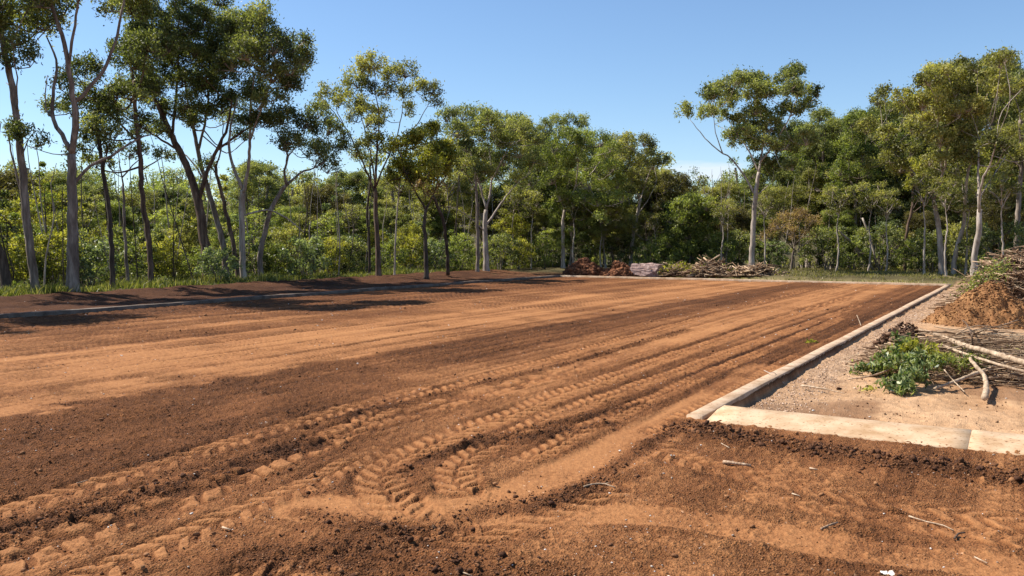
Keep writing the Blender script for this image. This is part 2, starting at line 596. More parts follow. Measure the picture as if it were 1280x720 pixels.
    cb = np.array([.060, .024, .012]) * (1 - kb) + np.array([.17, .075, .034]) * kb
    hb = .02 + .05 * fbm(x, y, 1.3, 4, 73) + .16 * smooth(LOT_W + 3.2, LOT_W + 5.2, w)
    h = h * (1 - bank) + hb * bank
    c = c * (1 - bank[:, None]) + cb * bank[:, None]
    # --- forest floor under grass and trees
    far = np.maximum(smooth(-.3, .3, w - wg) * bank, smooth(LOT_L + 2.2, LOT_L + 3.4, s + .5 * n_l))
    kf = np.clip(.5 + .4 * fbm(x, y, .7, 4, 81), 0, 1)[:, None]
    cf = np.array([.05, .042, .020]) * (1 - kf) + np.array([.13, .105, .045]) * kf
    far_soil = smooth(LOT_L + .2, LOT_L + .5, s)
    dirt = far_soil * smooth(8.5, 9.5, w + n_l)
    c = c * (1 - dirt[:, None]) + np.array([.15, .065, .03]) * dirt[:, None]
    vg = (far_soil * (1 - dirt) * (1 - sand))[:, None]
    cv = np.array([.16, .13, .05]) * (1 - kf) + np.array([.30, .23, .11]) * kf
    c = c * (1 - vg) + cv * vg
    c = c * (1 - far[:, None]) + cf * far[:, None]
    h = h * (1 - far) + (.12 + .05 * n_l + .02 * n_m) * far
    h = h + terrain(x, y)
    # keep the soil just under the kerbs' tops
    nk = (np.abs(w + .08) < .12) & (s > -.1) & (s < LOT_L)
    h = np.where(nk, np.minimum(h, .012), h)
    grain = np.clip(.25 + .75 * loose + .5 * fg * (1 - tm) - .35 * smooth(.6, .85, k) + .35 * fbm(x, y, 1.3, 2, 91), .06, 1)
    grain = grain * (1 - sand * .55)
    return h, np.clip(c, .004, .9), k, grain

def ground_h(x, y):
    return soil_fields(np.atleast_1d(np.float64(x)), np.atleast_1d(np.float64(y)))[0]

def build_ground():
    rr = [0.5]
    while rr[-1] < 4000:
        q = rr[-1]
        f = .05 if q < 3.2 else .0027 if q < 9.5 else .0042 if q < 22 else .008 if q < 60 else .05
        rr.append(q * (1 + f))
    rr = np.array(rr)
    th = np.concatenate([np.linspace(-math.pi, -R(42), 60, endpoint=False), np.linspace(-R(42), R(42), 1250), np.linspace(R(42), math.pi, 60, endpoint=False)[1:]])
    nr, nt_ = len(rr), len(th)
    X = (rr[:, None] * np.sin(th)[None, :]).ravel()
    Y = (rr[:, None] * np.cos(th)[None, :]).ravel()
    H = np.empty_like(X)
    C = np.ones((len(X), 4))
    for a in range(0, len(X), 200000):
        b = a + 200000
        h, c, _, k = soil_fields(X[a:b], Y[a:b])
        H[a:b] = h
        C[a:b, :3] = c
        C[a:b, 3] = k
    i = np.arange(nr - 1)[:, None] * nt_
    j = np.arange(nt_)[None, :]
    j2 = (j + 1) % nt_
    f = np.stack([i + j, i + nt_ + j, i + nt_ + j2, i + j2], -1).reshape(-1, 4)
    f = f[:, ::-1]
    V_ = np.stack([X, Y, H], 1)
    V_ = np.vstack([V_, [0, 0, float(H[:nt_].mean())]])
    k0 = np.arange(nt_)
    f3 = np.stack([np.full(nt_, len(V_) - 1), (k0 + 1) % nt_, k0], 1)
    C = np.vstack([C, C[:1]])
    m, nt, b, out = mat_new('soil')
    at = N(nt, 'ShaderNodeAttribute', attribute_name='soil_colour')
    geo = N(nt, 'ShaderNodeNewGeometry')
    n1 = N(nt, 'ShaderNodeTexNoise')
    n1.inputs['Scale'].default_value = 90
    n1.inputs['Detail'].default_value = 6
    n1.inputs['Roughness'].default_value = .7
    nt.links.new(geo.outputs['Position'], n1.inputs['Vector'])
    mr = N(nt, 'ShaderNodeMapRange')
    mr.inputs[1].default_value = .3
    mr.inputs[2].default_value = .7
    mr.inputs[3].default_value = .36
    mr.inputs[4].default_value = 1.62
    nt.links.new(n1.outputs[0], mr.inputs[0])
    vo = N(nt, 'ShaderNodeTexVoronoi')
    vo.inputs['Scale'].default_value = 75
    nt.links.new(geo.outputs['Position'], vo.inputs['Vector'])
    mv = N(nt, 'ShaderNodeMapRange')
    mv.inputs[1].default_value = .1
    mv.inputs[2].default_value = .75
    mv.inputs[3].default_value = 1.0
    mv.inputs[4].default_value = 0.0
    nt.links.new(vo.outputs['Distance'], mv.inputs[0])
    hs = N(nt, 'ShaderNodeMath', operation='MULTIPLY_ADD')
    nt.links.new(mv.outputs[0], hs.inputs[0])
    hs.inputs[1].default_value = .6
    nt.links.new(n1.outputs[0], hs.inputs[2])
    gm = N(nt, 'ShaderNodeMath', operation='MULTIPLY_ADD')
    sb = N(nt, 'ShaderNodeMath', operation='SUBTRACT')
    nt.links.new(mr.outputs[0], sb.inputs[0])
    sb.inputs[1].default_value = 1.0
    ga = N(nt, 'ShaderNodeMath', operation='MULTIPLY_ADD')
    nt.links.new(at.outputs['Alpha'], ga.inputs[0])
    ga.inputs[1].default_value = .9
    ga.inputs[2].default_value = .30
    nt.links.new(sb.outputs[0], gm.inputs[0])
    nt.links.new(ga.outputs[0], gm.inputs[1])
    gm.inputs[2].default_value = 1.0
    vm = N(nt, 'ShaderNodeVectorMath', operation='SCALE')
    nt.links.new(at.outputs['Color'], vm.inputs[0])
    nt.links.new(gm.outputs[0], vm.inputs['Scale'])
    nt.links.new(vm.outputs[0], b.inputs['Base Color'])
    b.inputs['Roughness'].default_value = .95
    b.inputs['Specular IOR Level'].default_value = .12
    bp = N(nt, 'ShaderNodeBump')
    nt.links.new(ga.outputs[0], bp.inputs['Strength'])
    bp.inputs['Distance'].default_value = .019
    nt.links.new(hs.outputs[0], bp.inputs['Height'])
    nt.links.new(bp.outputs[0], b.inputs['Normal'])
    o = link_mesh('ground', V_, [f, f3], m, None, {'soil_colour': ('FLOAT_COLOR', C)}, True)
    o['kind'] = 'structure'
    o['label'] = 'red brown graded soil with tyre tracks, sandy margin and forest floor'
    return o

build_ground()

# ------------------------------------------------------------------ kerbs
def concrete_mat(name, lo, hi):
    m, nt, b, out = mat_new(name)
    tc = N(nt, 'ShaderNodeTexCoord')
    n1 = N(nt, 'ShaderNodeTexNoise')
    n1.inputs['Scale'].default_value = 3.6
    n1.inputs['Detail'].default_value = 8
    n1.inputs['Roughness'].default_value = .65
    nt.links.new(tc.outputs['Object'], n1.inputs['Vector'])
    c1 = ramp(nt, n1.outputs[0], [(.34, lo), (.62, hi)])
    n2 = N(nt, 'ShaderNodeTexNoise')
    n2.inputs['Scale'].default_value = 34
    n2.inputs['Detail'].default_value = 3
    nt.links.new(tc.outputs['Object'], n2.inputs['Vector'])
    c2 = ramp(nt, n2.outputs[0], [(.30, (.35, .22, .13)), (.40, (1, 1, 1))])
    mx = N(nt, 'ShaderNodeMix', data_type='RGBA', blend_type='MULTIPLY')
    mx.inputs[0].default_value = .8
    nt.links.new(c1, mx.inputs[6])
    nt.links.new(c2, mx.inputs[7])
    nt.links.new(mx.outputs[2], b.inputs['Base Color'])
    b.inputs['Roughness'].default_value = .9
    b.inputs['Specular IOR Level'].default_value = .2
    n3 = N(nt, 'ShaderNodeTexNoise')
    n3.inputs['Scale'].default_value = 120
    nt.links.new(tc.outputs['Object'], n3.inputs['Vector'])
    bp = N(nt, 'ShaderNodeBump')
    bp.inputs['Strength'].default_value = .35
    bp.inputs['Distance'].default_value = .004
    nt.links.new(n3.outputs[0], bp.inputs['Height'])
    nt.links.new(bp.outputs[0], b.inputs['Normal'])
    return m

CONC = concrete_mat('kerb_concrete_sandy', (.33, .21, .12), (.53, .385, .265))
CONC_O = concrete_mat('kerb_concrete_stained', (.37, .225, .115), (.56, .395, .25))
CONC_GREY_SHADE = concrete_mat('kerb_concrete_grey_shade', (.085, .060, .045), (.19, .145, .112))  # grey concrete, colour darkened to carry the tree shade on the left kerb

def sweep(name, prof, p0, p1, side, mat, seed, step=.25, wob=.006, joints=()):
    """sweep a closed profile [(across, up)] from p0 to p1; side = unit vector of 'across'"""
    p0, p1 = np.asarray(p0, float), np.asarray(p1, float)
    L = np.linalg.norm(p1 - p0)
    ts = set(np.linspace(0, L, max(2, int(L / step))).tolist())
    for jt in joints:
        ts |= {jt - .006, jt - .004, jt + .004, jt + .006}
    ts = np.array(sorted(ts))
    e = (p1 - p0) / L
    prof = np.asarray(prof, float)
    n = len(prof)
    rings = []
    mid = np.array([prof[:, 0].mean(), prof[:, 1].mean()])
    for t in ts:
        q = prof.copy()
        if any(abs(t - jt) < .0045 for jt in joints):
            q = mid + (q - mid) * .95
        a = q[:, 0] + wob * perlin(np.full(n, t * .55), np.full(n, 3.3), seed)
        u = q[:, 1] + wob * perlin(np.full(n, t * .4), np.full(n, 7.7), seed + 1) + wob * .5 * perlin(np.full(n, t * 3.), np.arange(n) * 1.7, seed + 2)
        rings.append(p0 + e * t + a[:, None] * np.array([side[0], side[1], 0]) + u[:, None] * np.array([0, 0, 1.]))
    v = np.concatenate(rings)
    m = len(ts)
    i = np.arange(m - 1)[:, None] * n
    j = np.arange(n)[None, :]
    j2 = (j + 1) % n
    f = np.stack([i + j, i + j2, i + n + j2, i + n + j], -1).reshape(-1, 4)
    caps = [[list(range(n))[::-1]], [[(m - 1) * n + q for q in range(n)]]]
    base = p0.copy()
    o = link_mesh(name, v - base, [f] + [np.array(c) for c in caps], mat)
    o.location = base
    return o

bev = .010
def kerb_prof(a0, a1, z0, z1):
    return [(a0, z0), (a0, z1 - bev), (a0 + bev, z1), (a1 - bev, z1), (a1, z1 - bev), (a1, z0)]

k = sweep('kerb', kerb_prof(-.165, 0.0, -.25, .026), L2W(-.05, 0), L2W(LOT_L - .01, 0), V, CONC, 5, wob=.007, joints=(2.6, 5.3, 8.0, 10.7, 13.4, 16.1, 18.8, 21.5, 24.2, 26.9))
k['kind'] = 'thing'
tag(k, 'long straight sandy concrete kerb running back beside the brush heaps', 'kerb')
k = sweep('kerb', kerb_prof(0, .20, -.25, .085), L2W(-16, LOT_W), L2W(LOT_L + .3, LOT_W), V, CONC_GREY_SHADE, 15, wob=.02)
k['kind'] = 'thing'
tag(k, 'grey kerb toned darker for shade along the shaded bank below the left row of trees', 'kerb')
k = sweep('kerb', kerb_prof(0, .20, -.25, .075), L2W(LOT_L, LOT_W - .01), L2W(LOT_L, -.22), U, CONC, 25, wob=.012)
k['kind'] = 'thing'
tag(k, 'far pale kerb across the back of the lot before the soil heaps', 'kerb')
k = sweep('kerb', [(-.16, -.25), (-.16, .004), (-.15, .010), (.14, .050), (.16, .056), (.41, .060), (.42, .050), (.42, -.25)],
          L2W(0, -.235), L2W(0, -14), U, CONC_O, 35, wob=.008, joints=(2.2, 6.0))
k['kind'] = 'thing'
tag(k, 'wide sandy orange kerb at the front edge beside dark soil clods', 'kerb')
# ================================================================== TREES
def crown_geo(geo, clumps, twig_geo, limb_pts, limb_r, rng, leaf_l, leaf_w, dens, droop=.55, sub_r=.34, twig_r=.022):
    """clumps: (centre, rx, ry, rz, tint).  Each clump is a bunch of leaf sprays on twigs that spring from the nearest limb."""
    for c, rx, ry, rz, tint in clumps:
        c = np.asarray(c)
        if len(limb_pts):
            dv = limb_pts - c
            hz = np.hypot(dv[:, 0], dv[:, 1])
            cost = hz + .5 * np.abs(dv[:, 2]) + .4 * np.abs(-dv[:, 2] - .7 * hz) + 1.5 * np.maximum(dv[:, 2], 0)
            q = int(np.argmin(cost))
            if np.linalg.norm(dv[q]) > 1.5:
                q = int(np.argmin(np.linalg.norm(dv, axis=1)))
            root, rr = limb_pts[q], min(limb_r[q] * .55, .018 + twig_r)
        else:
            root, rr = c - np.array([0, 0, rz]), twig_r
        vol = (rx * ry * rz) ** (1 / 3)
        sr = min(max(sub_r * .8, vol * .32), vol * .7)
        ns = max(4, int(7.5 * (vol / sr) ** 2 * .62))
        u = unit(rng.standard_normal((ns, 3)))
        u[:, 2] = np.where(u[:, 2] < -.45, -u[:, 2], u[:, 2])
        u = unit(u)
        rad = rng.uniform(.35, 1.0, ns) ** .5
        sc = c + u * rad[:, None] * np.array([rx, ry, rz * 1.15]) * .92
        # branch to the clump's heart, twigs to the sprays
        hub = c - np.array([0, 0, rz * .35]) + rng.normal(0, .08, 3)
        L = np.linalg.norm(hub - root)
        if L > .02:
            midp = root * .5 + hub * .5 + rng.normal(0, .09 * L, 3) - np.array([0, 0, (.06 if L < .9 else .17) * L])
            p = resample([root, midp, hub], max(.15, L / 6))
            tube(twig_geo, p, np.linspace(rr, twig_r * .8, len(p)), 5, .5, False)
        for k_ in range(ns):
            if k_ % 3 < 2:
                p = np.array([hub, hub * .45 + sc[k_] * .55 + rng.normal(0, .05, 3), sc[k_]])
                tube(twig_geo, p, [twig_r * .7, twig_r * .45, twig_r * .2], 4, .5, False)
        nl = max(14, int(dens * sr * sr))
        cc = np.repeat(sc, nl, 0)
        g = rng.standard_normal((len(cc), 3)) * .40
        # ragged sprays: some leaves trail out
        tr = rng.random(len(cc)) < .12
        g[tr] *= 1.7
        cc = cc + g * sr * np.array([1, 1, .95])
        tt = np.repeat(tint + rng.normal(0, .13, ns), nl)
        leaf_quads(geo, cc, leaf_l, leaf_w, rng, droop, tt, up=.5)

def make_tree(name, label, loc, trunk, limbs, clumps, bark, leaf, leaf_l, leaf_w, dens, rng, group=None, cat='tree', droop=.55, sub_r=.34,
              limb_parts=True, twig_r=.022):
    """trunk / limbs: (points Nx3 world, r0, r1) ; clumps in world; loc = base"""
    root = thing(name, label, cat, loc, group)
    loc = np.asarray(loc, float)
    lp, lr = [], []

    def limb(pts, r0, r1, flare, ns, geo):
        p = resample(pts, .22)
        n = len(p)
        t = np.linspace(0, 1, n)
        r = r0 * (1 - t) ** .9 + r1 * (1 - (1 - t) ** .9)
        if flare:
            hgt = p[:, 2] - p[0, 2]
            r = r * (1 + .55 * np.exp(-np.maximum(hgt, 0) / .22))
        p = p + rng.normal(0, .012, p.shape) * (t > .02)[:, None]
        tube(geo, p, r, ns, .5, True, .045, rng)
        a = 0 if not flare else int(n * .45)
        lp.append(p[a:])
        lr.append(r[a:])
    if trunk is not None:
        g = Geo()
        limb(trunk[0], trunk[1], trunk[2], True, 10, g)
        g.build('trunk', BARK[bark], root, loc, True)
    gl = Geo()
    for pts, r0, r1 in limbs:
        g = Geo() if limb_parts else gl
        limb(pts, r0, r1, False, 8 if r0 > .05 else 6, g)
        if limb_parts:
            g.build('limb', BARK[bark], root, loc, True)
    if not limb_parts and gl.n:
        gl.build('limbs', BARK[bark], root, loc, True)
    if clumps:
        P_ = np.concatenate(lp) if lp else np.zeros((0, 3))
        R_ = np.concatenate(lr) if lr else np.zeros(0)
        cg, tg = Geo(), Geo()
        crown_geo(cg, clumps, tg, P_, R_, rng, leaf_l, leaf_w, dens, droop, sub_r, twig_r)
        nleaf = sum(len(f) for f in cg.f4)
        if tg.n:
            cg.add(np.concatenate(tg.v), np.concatenate(tg.f4), None, .5)
        o = cg.build('crown', LEAF[leaf], root, loc)
        o.data.materials.append(BARK[bark])
        mi = np.zeros(len(o.data.polygons), dtype=np.int32)
        mi[nleaf:] = 1
        o.data.polygons.foreach_set('material_index', mi)
    return root

def fol_ring(sx, n, rng):
    return rng.normal(0, sx, n)

def hero(label, base, trunk, r0, limbs, clumps, bark='grey', leaf='dark', r1=None, spread=1.3, dens=760, leaf_l=.125, leaf_w=.046, d=None, z=0.10,
         seed=1, extra=.65, name='eucalyptus_tree', group=None, tint=.5, tv=.12, sub_r=.34, droop=.55):
    """a tree read off the photograph: pixel outlines put at the tree's own distance and given depth"""
    rng = np.random.default_rng(seed)
    if d is None:
        d = G(base[0], base[1], z)[1]
    b = PD(base[0], base[1], d)
    px = d / F
    tp = [PD(a, c, d) for a, c in [base] + list(trunk)]
    tp[0][2] -= .15
    for i in range(1, len(tp)):
        tp[i][1] += rng.normal(0, .05)
    tr = (tp, r0, r0 * .62 if r1 is None else r1)
    allt = resample(tp, .2)
    LL = []
    tips = []
    for i, (pts, a0, a1) in enumerate(limbs):
        w = [PD(a, c, d) for a, c in pts]
        # start on the nearest point of what is already there
        pool = np.vstack([allt] + [l[0] for l in LL]) if LL else allt
        j = int(np.argmin(np.linalg.norm((pool - w[0])[:, [0, 2]], axis=1)))
        y0 = pool[j][1]
        if pts[0][1] > base[1] - 8:
            y0 = d + .15
            w[0][2] -= .15
        else:
            w[0] = pool[j].copy()
        off = rng.uniform(.25, 1.0) * spread * (1 if rng.random() < .5 else -1)
        L = np.linalg.norm(w[-1] - w[0])
        off = float(np.clip(off, -.55 * L, .55 * L))
        for k_ in range(1, len(w)):
            w[k_][1] = y0 + off * k_ / (len(w) - 1)
        w = resample(w, .25)
        LL.append((w, a0, a1))
        tips.append(w[-1])
    CL = []
    P_ = np.vstack([allt[len(allt) // 2:]] + [l[0] for l in LL])
    for cl in clumps:
        cx, cy, rx = cl[:3]
        ry = cl[3] if len(cl) > 3 else rx * .8
        c = PD(cx, cy, d)
        j = int(np.argmin(np.linalg.norm((P_ - c)[:, [0, 2]], axis=1)))
        c[1] = P_[j][1] + rng.normal(0, .35 * spread)
        q = rx * px
        CL.append((c, q, q * rng.uniform(.8, 1.1), ry * px, tint + rng.normal(0, tv)))
        if rng.random() < extra:
            c2 = PD(cx + rng.normal(0, rx * .35), cy + rng.normal(0, ry * .3), d)
            c2[1] = d + rng.choice([-1, 1]) * rng.uniform(.5, 1.1) * spread
            CL.append((c2, q * .75, q * .7, ry * px * .75, tint + rng.normal(0, tv)))
    return make_tree(name, label, b, tr, LL, CL, bark, leaf, leaf_l, leaf_w, dens, rng, group, sub_r=sub_r, droop=droop)

# ---- the row on the left, from the left edge of the picture
hero('dark leaning trunk at the far left edge, mostly cut off by the picture', (10, 368), [(3, 335), (-6, 290), (-22, 220), (-40, 120)], .15,
     [([(-22, 220), (-50, 180), (-80, 120)], .06, .02)],
     [(-60, 60, 40), (-20, 30, 34), (-95, 90, 38), (-40, 10, 40)], bark='dark', leaf='dark', seed=3, extra=.3)
hero('slender grey gum leaning left beside the tallest forked pale trunk', (46, 367), [(40, 320), (33, 260), (27, 200), (19, 140), (8, 80), (-4, 20)], .13,
     [([(28, 260), (12, 200), (2, 172), (-6, 150)], .04, .015), ([(27, 200), (40, 175), (55, 165)], .025, .01), ([(18, 130), (8, 110), (-5, 100)], .03, .01),
      ([(20, 150), (30, 100), (34, 70)], .03, .012)],
     [(35, 62, 24, 14), (18, 82, 16, 10), (52, 84, 14, 14), (52, 172, 15, 17), (64, 182, 10, 12), (4, 156, 11, 15), (12, 18, 26, 22), (42, 18, 30, 24), (62, 40, 18, 14),
      (22, -12, 36, 26), (-15, 60, 30, 24), (-10, 20, 30, 26), (72, 6, 22, 18), (0, -50, 40, 30), (40, -50, 36, 26)], seed=5, extra=.25, dens=705)
hero('tall pale gum with a thick forked trunk near the left edge', (91, 368), [(91, 320), (90, 260), (90, 192)], .19,
     [([(90, 192), (76, 168), (63, 148), (60, 118), (64, 84), (58, 62), (46, 40)], .075, .02), ([(60, 150), (48, 135), (40, 112), (36, 85)], .03, .012),
      ([(91, 192), (100, 150), (97, 100), (92, 50), (78, 0), (70, -40)], .10, .03), ([(98, 130), (114, 112), (128, 90), (142, 50), (147, 10), (150, -40)], .06, .02),
      ([(92, 238), (102, 214), (118, 202), (140, 188), (160, 172), (178, 165)], .055, .02), ([(97, 90), (108, 50), (118, 10), (122, -30)], .05, .02)],
     [(58, -18, 40, 26), (110, -40, 46, 30), (150, -38, 34, 26), (70, 18, 22, 16), (130, 4, 20, 16), (90, -70, 50, 34), (28, 10, 20, 16), (40, -60, 44, 30), (150, -80, 44, 30), (110, -110, 46, 30)],
     bark='grey', seed=7, extra=.3, r1=.12, dens=760)
hero('thin dark trunk just right of the tall forked pale gum', (142, 362), [(140, 310), (136, 260), (130, 215), (122, 170), (118, 140)], .085,
     [([(130, 215), (142, 190), (152, 172)], .03, .012), ([(126, 190), (112, 172), (104, 160)], .025, .01)],
     [(120, 158, 18, 15), (104, 172, 14, 12), (134, 178, 16, 14), (150, 168, 12, 10), (116, 190, 12, 9), (128, 140, 18, 14)], bark='dark', seed=9, extra=.4)
hero('thin sapling gum with sparse leaves between two taller dark trunks', (160, 360), [(158, 320), (154, 270), (153, 230)], .06,
     [([(153, 232), (146, 205), (140, 185)], .028, .01), ([(154, 225), (165, 200), (172, 186)], .028, .01)],
     [(140, 186, 12, 10), (156, 190, 13, 11), (172, 186, 10, 9), (150, 206, 10, 7)], bark='grey', seed=11, extra=.2, dens=597)
hero('straight slim brown gum whose dark crown hangs above the left undergrowth', (189, 360), [(186, 310), (181, 255), (175, 200), (170, 150), (166, 100)], .10,
     [([(172, 180), (150, 150), (128, 125)], .04, .015), ([(168, 130), (180, 95), (190, 60)], .04, .015), ([(166, 100), (152, 60), (148, 35)], .04, .015),
      ([(176, 215), (195, 198), (207, 190)], .025, .01)],
     [(104, 138, 19, 16), (124, 120, 22, 18), (118, 92, 20, 18), (142, 66, 22, 19), (160, 40, 24, 20), (150, 104, 22, 18), (172, 82, 22, 18), (140, 140, 19, 13), (168, 122, 20, 14),
      (98, 112, 15, 13), (184, 108, 18, 16), (186, 60, 22, 19), (128, 50, 18, 15), (200, 195, 12, 9), (150, 150, 15, 11), (126, 206, 13, 9), (172, 150, 15, 11), (150, 0, 30, 24), (175, -20, 30, 24), (135, -40, 34, 26)], bark='brown', seed=13, tint=.42)
hero('thick brown barked gum at the front of the dense tall clump', (262, 352), [(258, 315), (253, 280), (246, 245), (232, 205), (212, 165), (196, 128)], .21,
     [([(246, 250), (262, 215), (276, 190), (292, 160), (300, 130)], .10, .03), ([(222, 185), (190, 165), (170, 150)], .05, .02), ([(205, 150), (190, 105), (180, 60)], .06, .02),
      ([(214, 168), (222, 120), (226, 80), (232, 40)], .06, .02), ([(276, 190), (298, 170), (325, 150), (340, 125)], .05, .02)],
     [(180, 18, 28, 22), (205, 40, 26, 22), (226, 14, 28, 20), (190, 68, 24, 20), (216, 78, 25, 20), (240, 52, 26, 21), (178, 110, 22, 16), (232, 104, 20, 15), (254, 78, 22, 18),
      (200, 102, 18, 14), (200, -8, 34, 22), (250, 26, 24, 18), (172, 46, 20, 18), (166, 142, 16, 10), (230, -20, 30, 22), (190, -40, 34, 24), (215, 140, 18, 12), (240, 132, 18, 12), (190, 128, 17, 12), (180, 165, 14, 10), (204, 166, 13, 9), (260, 108, 18, 13)], bark='brown', leaf='dark', seed=15, r1=.09, tint=.46, spread=1.7)
hero('grey gum leaning left right behind the thick brown trunk', (283, 350), [(279, 310), (270, 272), (259, 232), (248, 190), (240, 140)], .14,
     [([(259, 235), (240, 205), (222, 190), (204, 186)], .045, .015), ([(248, 192), (262, 150), (270, 110), (274, 70)], .06, .02), ([(243, 160), (232, 120), (228, 90)], .05, .02)],
     [(256, 56, 25, 20), (282, 42, 27, 21), (268, 86, 24, 19), (246, 100, 22, 16), (296, 66, 24, 20), (288, 100, 20, 16), (270, 122, 18, 12), (224, 62, 20, 16), (300, 34, 22, 16), (272, 142, 16, 11), (256, 158, 12, 9), (294, 132, 18, 12), (292, 166, 12, 8)],
     bark='grey', leaf='dark', seed=17, r1=.06, tint=.5, spread=1.6)
hero('white barked gum with twin upright limbs in the dense tall clump', (304, 353), [(303, 310), (302, 270), (303, 236)], .125,
     [([(303, 238), (292, 212), (284, 190), (284, 160), (292, 120)], .07, .025), ([(303, 240), (314, 205), (318, 178), (322, 140), (330, 100)], .075, .025),
      ([(302, 268), (330, 262), (352, 272), (372, 290)], .04, .02), ([(318, 180), (334, 150), (350, 120), (362, 90)], .045, .015)],
     [(318, 44, 25, 19), (344, 56, 26, 20), (364, 76, 25, 20), (330, 82, 26, 19), (306, 96, 22, 17), (352, 104, 24, 17), (380, 100, 20, 17), (322, 122, 20, 13), (386, 84, 16, 14),
      (300, 60, 20, 16), (344, 34, 18, 13), (374, 118, 18, 13), (340, 138, 16, 11), (322, 152, 14, 10), (364, 132, 15, 11), (300, 150, 13, 9), (388, 66, 14, 12)], bark='pale', leaf='dark', seed=19, r1=.10, tint=.5, spread=1.6)
hero('slim trunk close beside the white barked gum, leaning left', (299, 351), [(293, 310), (283, 268), (274, 232), (268, 205)], .10,
     [([(274, 232), (262, 210), (250, 200)], .035, .012), ([(270, 212), (280, 180), (282, 150)], .04, .015)],
     [(258, 206, 14, 9), (282, 140, 18, 12), (246, 134, 14, 10)], bark='brown', seed=20, extra=.2)
hero('crooked leaning grey gum at the right end of the tall clump', (327, 352), [(325, 322), (330, 292), (340, 262), (350, 240), (358, 231)], .12,
     [([(358, 231), (372, 216), (388, 208), (404, 196)], .05, .018), ([(358, 231), (356, 214), (362, 196), (354, 176), (346, 160)], .055, .018), ([(388, 208), (396, 185), (400, 165)], .03, .012),
      ([(362, 200), (374, 185), (382, 170)], .03, .012)],
     [(338, 160, 17, 12), (360, 152, 20, 14), (384, 160, 20, 16), (404, 158, 18, 16), (412, 178, 14, 14), (394, 186, 19, 15), (372, 180, 16, 13), (350, 182, 14, 10), (404, 206, 15, 14), (420, 166, 10, 10),
      (388, 134, 18, 11)], bark='grey', seed=21, r1=.075, tint=.42, spread=1.4)
hero('fan shaped gum standing alone against the sky left of centre', (473, 347), [(472, 310), (470, 270), (469, 235)], .125,
     [([(469, 240), (455, 205), (440, 172), (424, 148), (411, 132)], .05, .014), ([(469, 236), (462, 195), (452, 160), (440, 125)], .045, .014), ([(470, 236), (472, 190), (476, 150), (470, 110)], .055, .015),
      ([(470, 232), (482, 200), (492, 178), (498, 150), (502, 118)], .045, .014), ([(492, 178), (512, 160), (522, 146), (534, 122)], .035, .012), ([(430, 156), (420, 135), (422, 115)], .025, .01)],
     [(406, 120, 13, 11), (420, 110, 15, 12), (428, 128, 13, 11), (440, 100, 17, 13), (458, 92, 17, 13), (474, 90, 18, 13), (492, 94, 17, 13), (508, 92, 15, 12), (520, 104, 15, 12),
      (536, 112, 14, 13), (543, 124, 9, 8), (438, 142, 13, 13), (446, 124, 14, 11), (464, 116, 15, 12), (484, 118, 15, 12), (504, 116, 13, 10), (506, 136, 10, 12), (462, 140, 12, 10), (480, 140, 11, 9),
      (474, 162, 13, 10), (456, 178, 14, 12), (472, 180, 16, 12), (448, 192, 12, 10), (484, 190, 11, 9), (404, 134, 8, 7)],
     bark='brown', leaf='olive', seed=23, r1=.08, spread=1.5, extra=.15, dens=623, leaf_l=0.136, leaf_w=0.048)
hero('second thin stem rising beside the fan shaped gum', (462, 346), [(461, 300), (459, 260), (464, 225), (462, 205)], .06,
     [([(463, 222), (452, 205), (446, 195)], .02, .01)], [(452, 196, 10, 8), (464, 200, 11, 8)], bark='dark', seed=24, extra=.2)
hero('pole thin pale sapling between the fan shaped gum and the yellowish gum', (493, 346), [(494, 300), (497, 260), (500, 226)], .045,
     [([(498, 240), (506, 226), (510, 216)], .015, .008)], [(501, 216, 11, 10), (512, 222, 8, 8), (492, 226, 8, 7)], bark='pale', seed=25, leaf='olive', extra=.2)
yg = hero('yellowish gum with a patch of dead brown leaves in its crown', (533, 347), [(532, 310), (530, 282), (532, 262)], .11,
     [([(532, 264), (520, 240), (508, 215), (502, 190)], .05, .015), ([(532, 262), (542, 238), (546, 205), (540, 175)], .05, .015), ([(542, 238), (555, 220), (562, 200)], .035, .012),
      ([(540, 245), (552, 275), (555, 310), (556, 346)], .07, .09)],
     [(536, 166, 16, 16), (520, 180, 18, 14), (504, 190, 16, 13), (545, 190, 17, 14), (528, 202, 18, 13), (508, 212, 16, 12), (548, 214, 16, 12), (560, 200, 14, 13), (496, 206, 11, 10), (488, 222, 9, 9),
      (536, 222, 16, 10), (518, 226, 14, 9), (556, 182, 12, 12)], bark='dark', leaf='yellow', seed=27, spread=1.7, tint=.46, dens=705, leaf_l=0.152, leaf_w=0.056)
def extra_crown(root, part, d, clumps, leaf, dens, ll, lw, seed):
    rng = np.random.default_rng(seed)
    cg, tg = Geo(), Geo()
    cl = []
    for cx, cy, r in clumps:
        c = PD(cx, cy, d)
        c[1] += rng.normal(-.3, .4)
        q = r * d / F
        cl.append((c, q, q, q * .8, .5 + rng.normal(0, .12)))
    crown_geo(cg, cl, tg, np.zeros((0, 3)), np.zeros(0), rng, ll, lw, dens)
    cg.build(part, LEAF[leaf], root, np.array(root.location))
extra_crown(yg, 'dead_foliage', G(533, 347, .1)[1], [(538, 226, 13), (548, 236, 12), (528, 236, 10), (542, 246, 10)], 'rust', 260, .13, .06, 99)
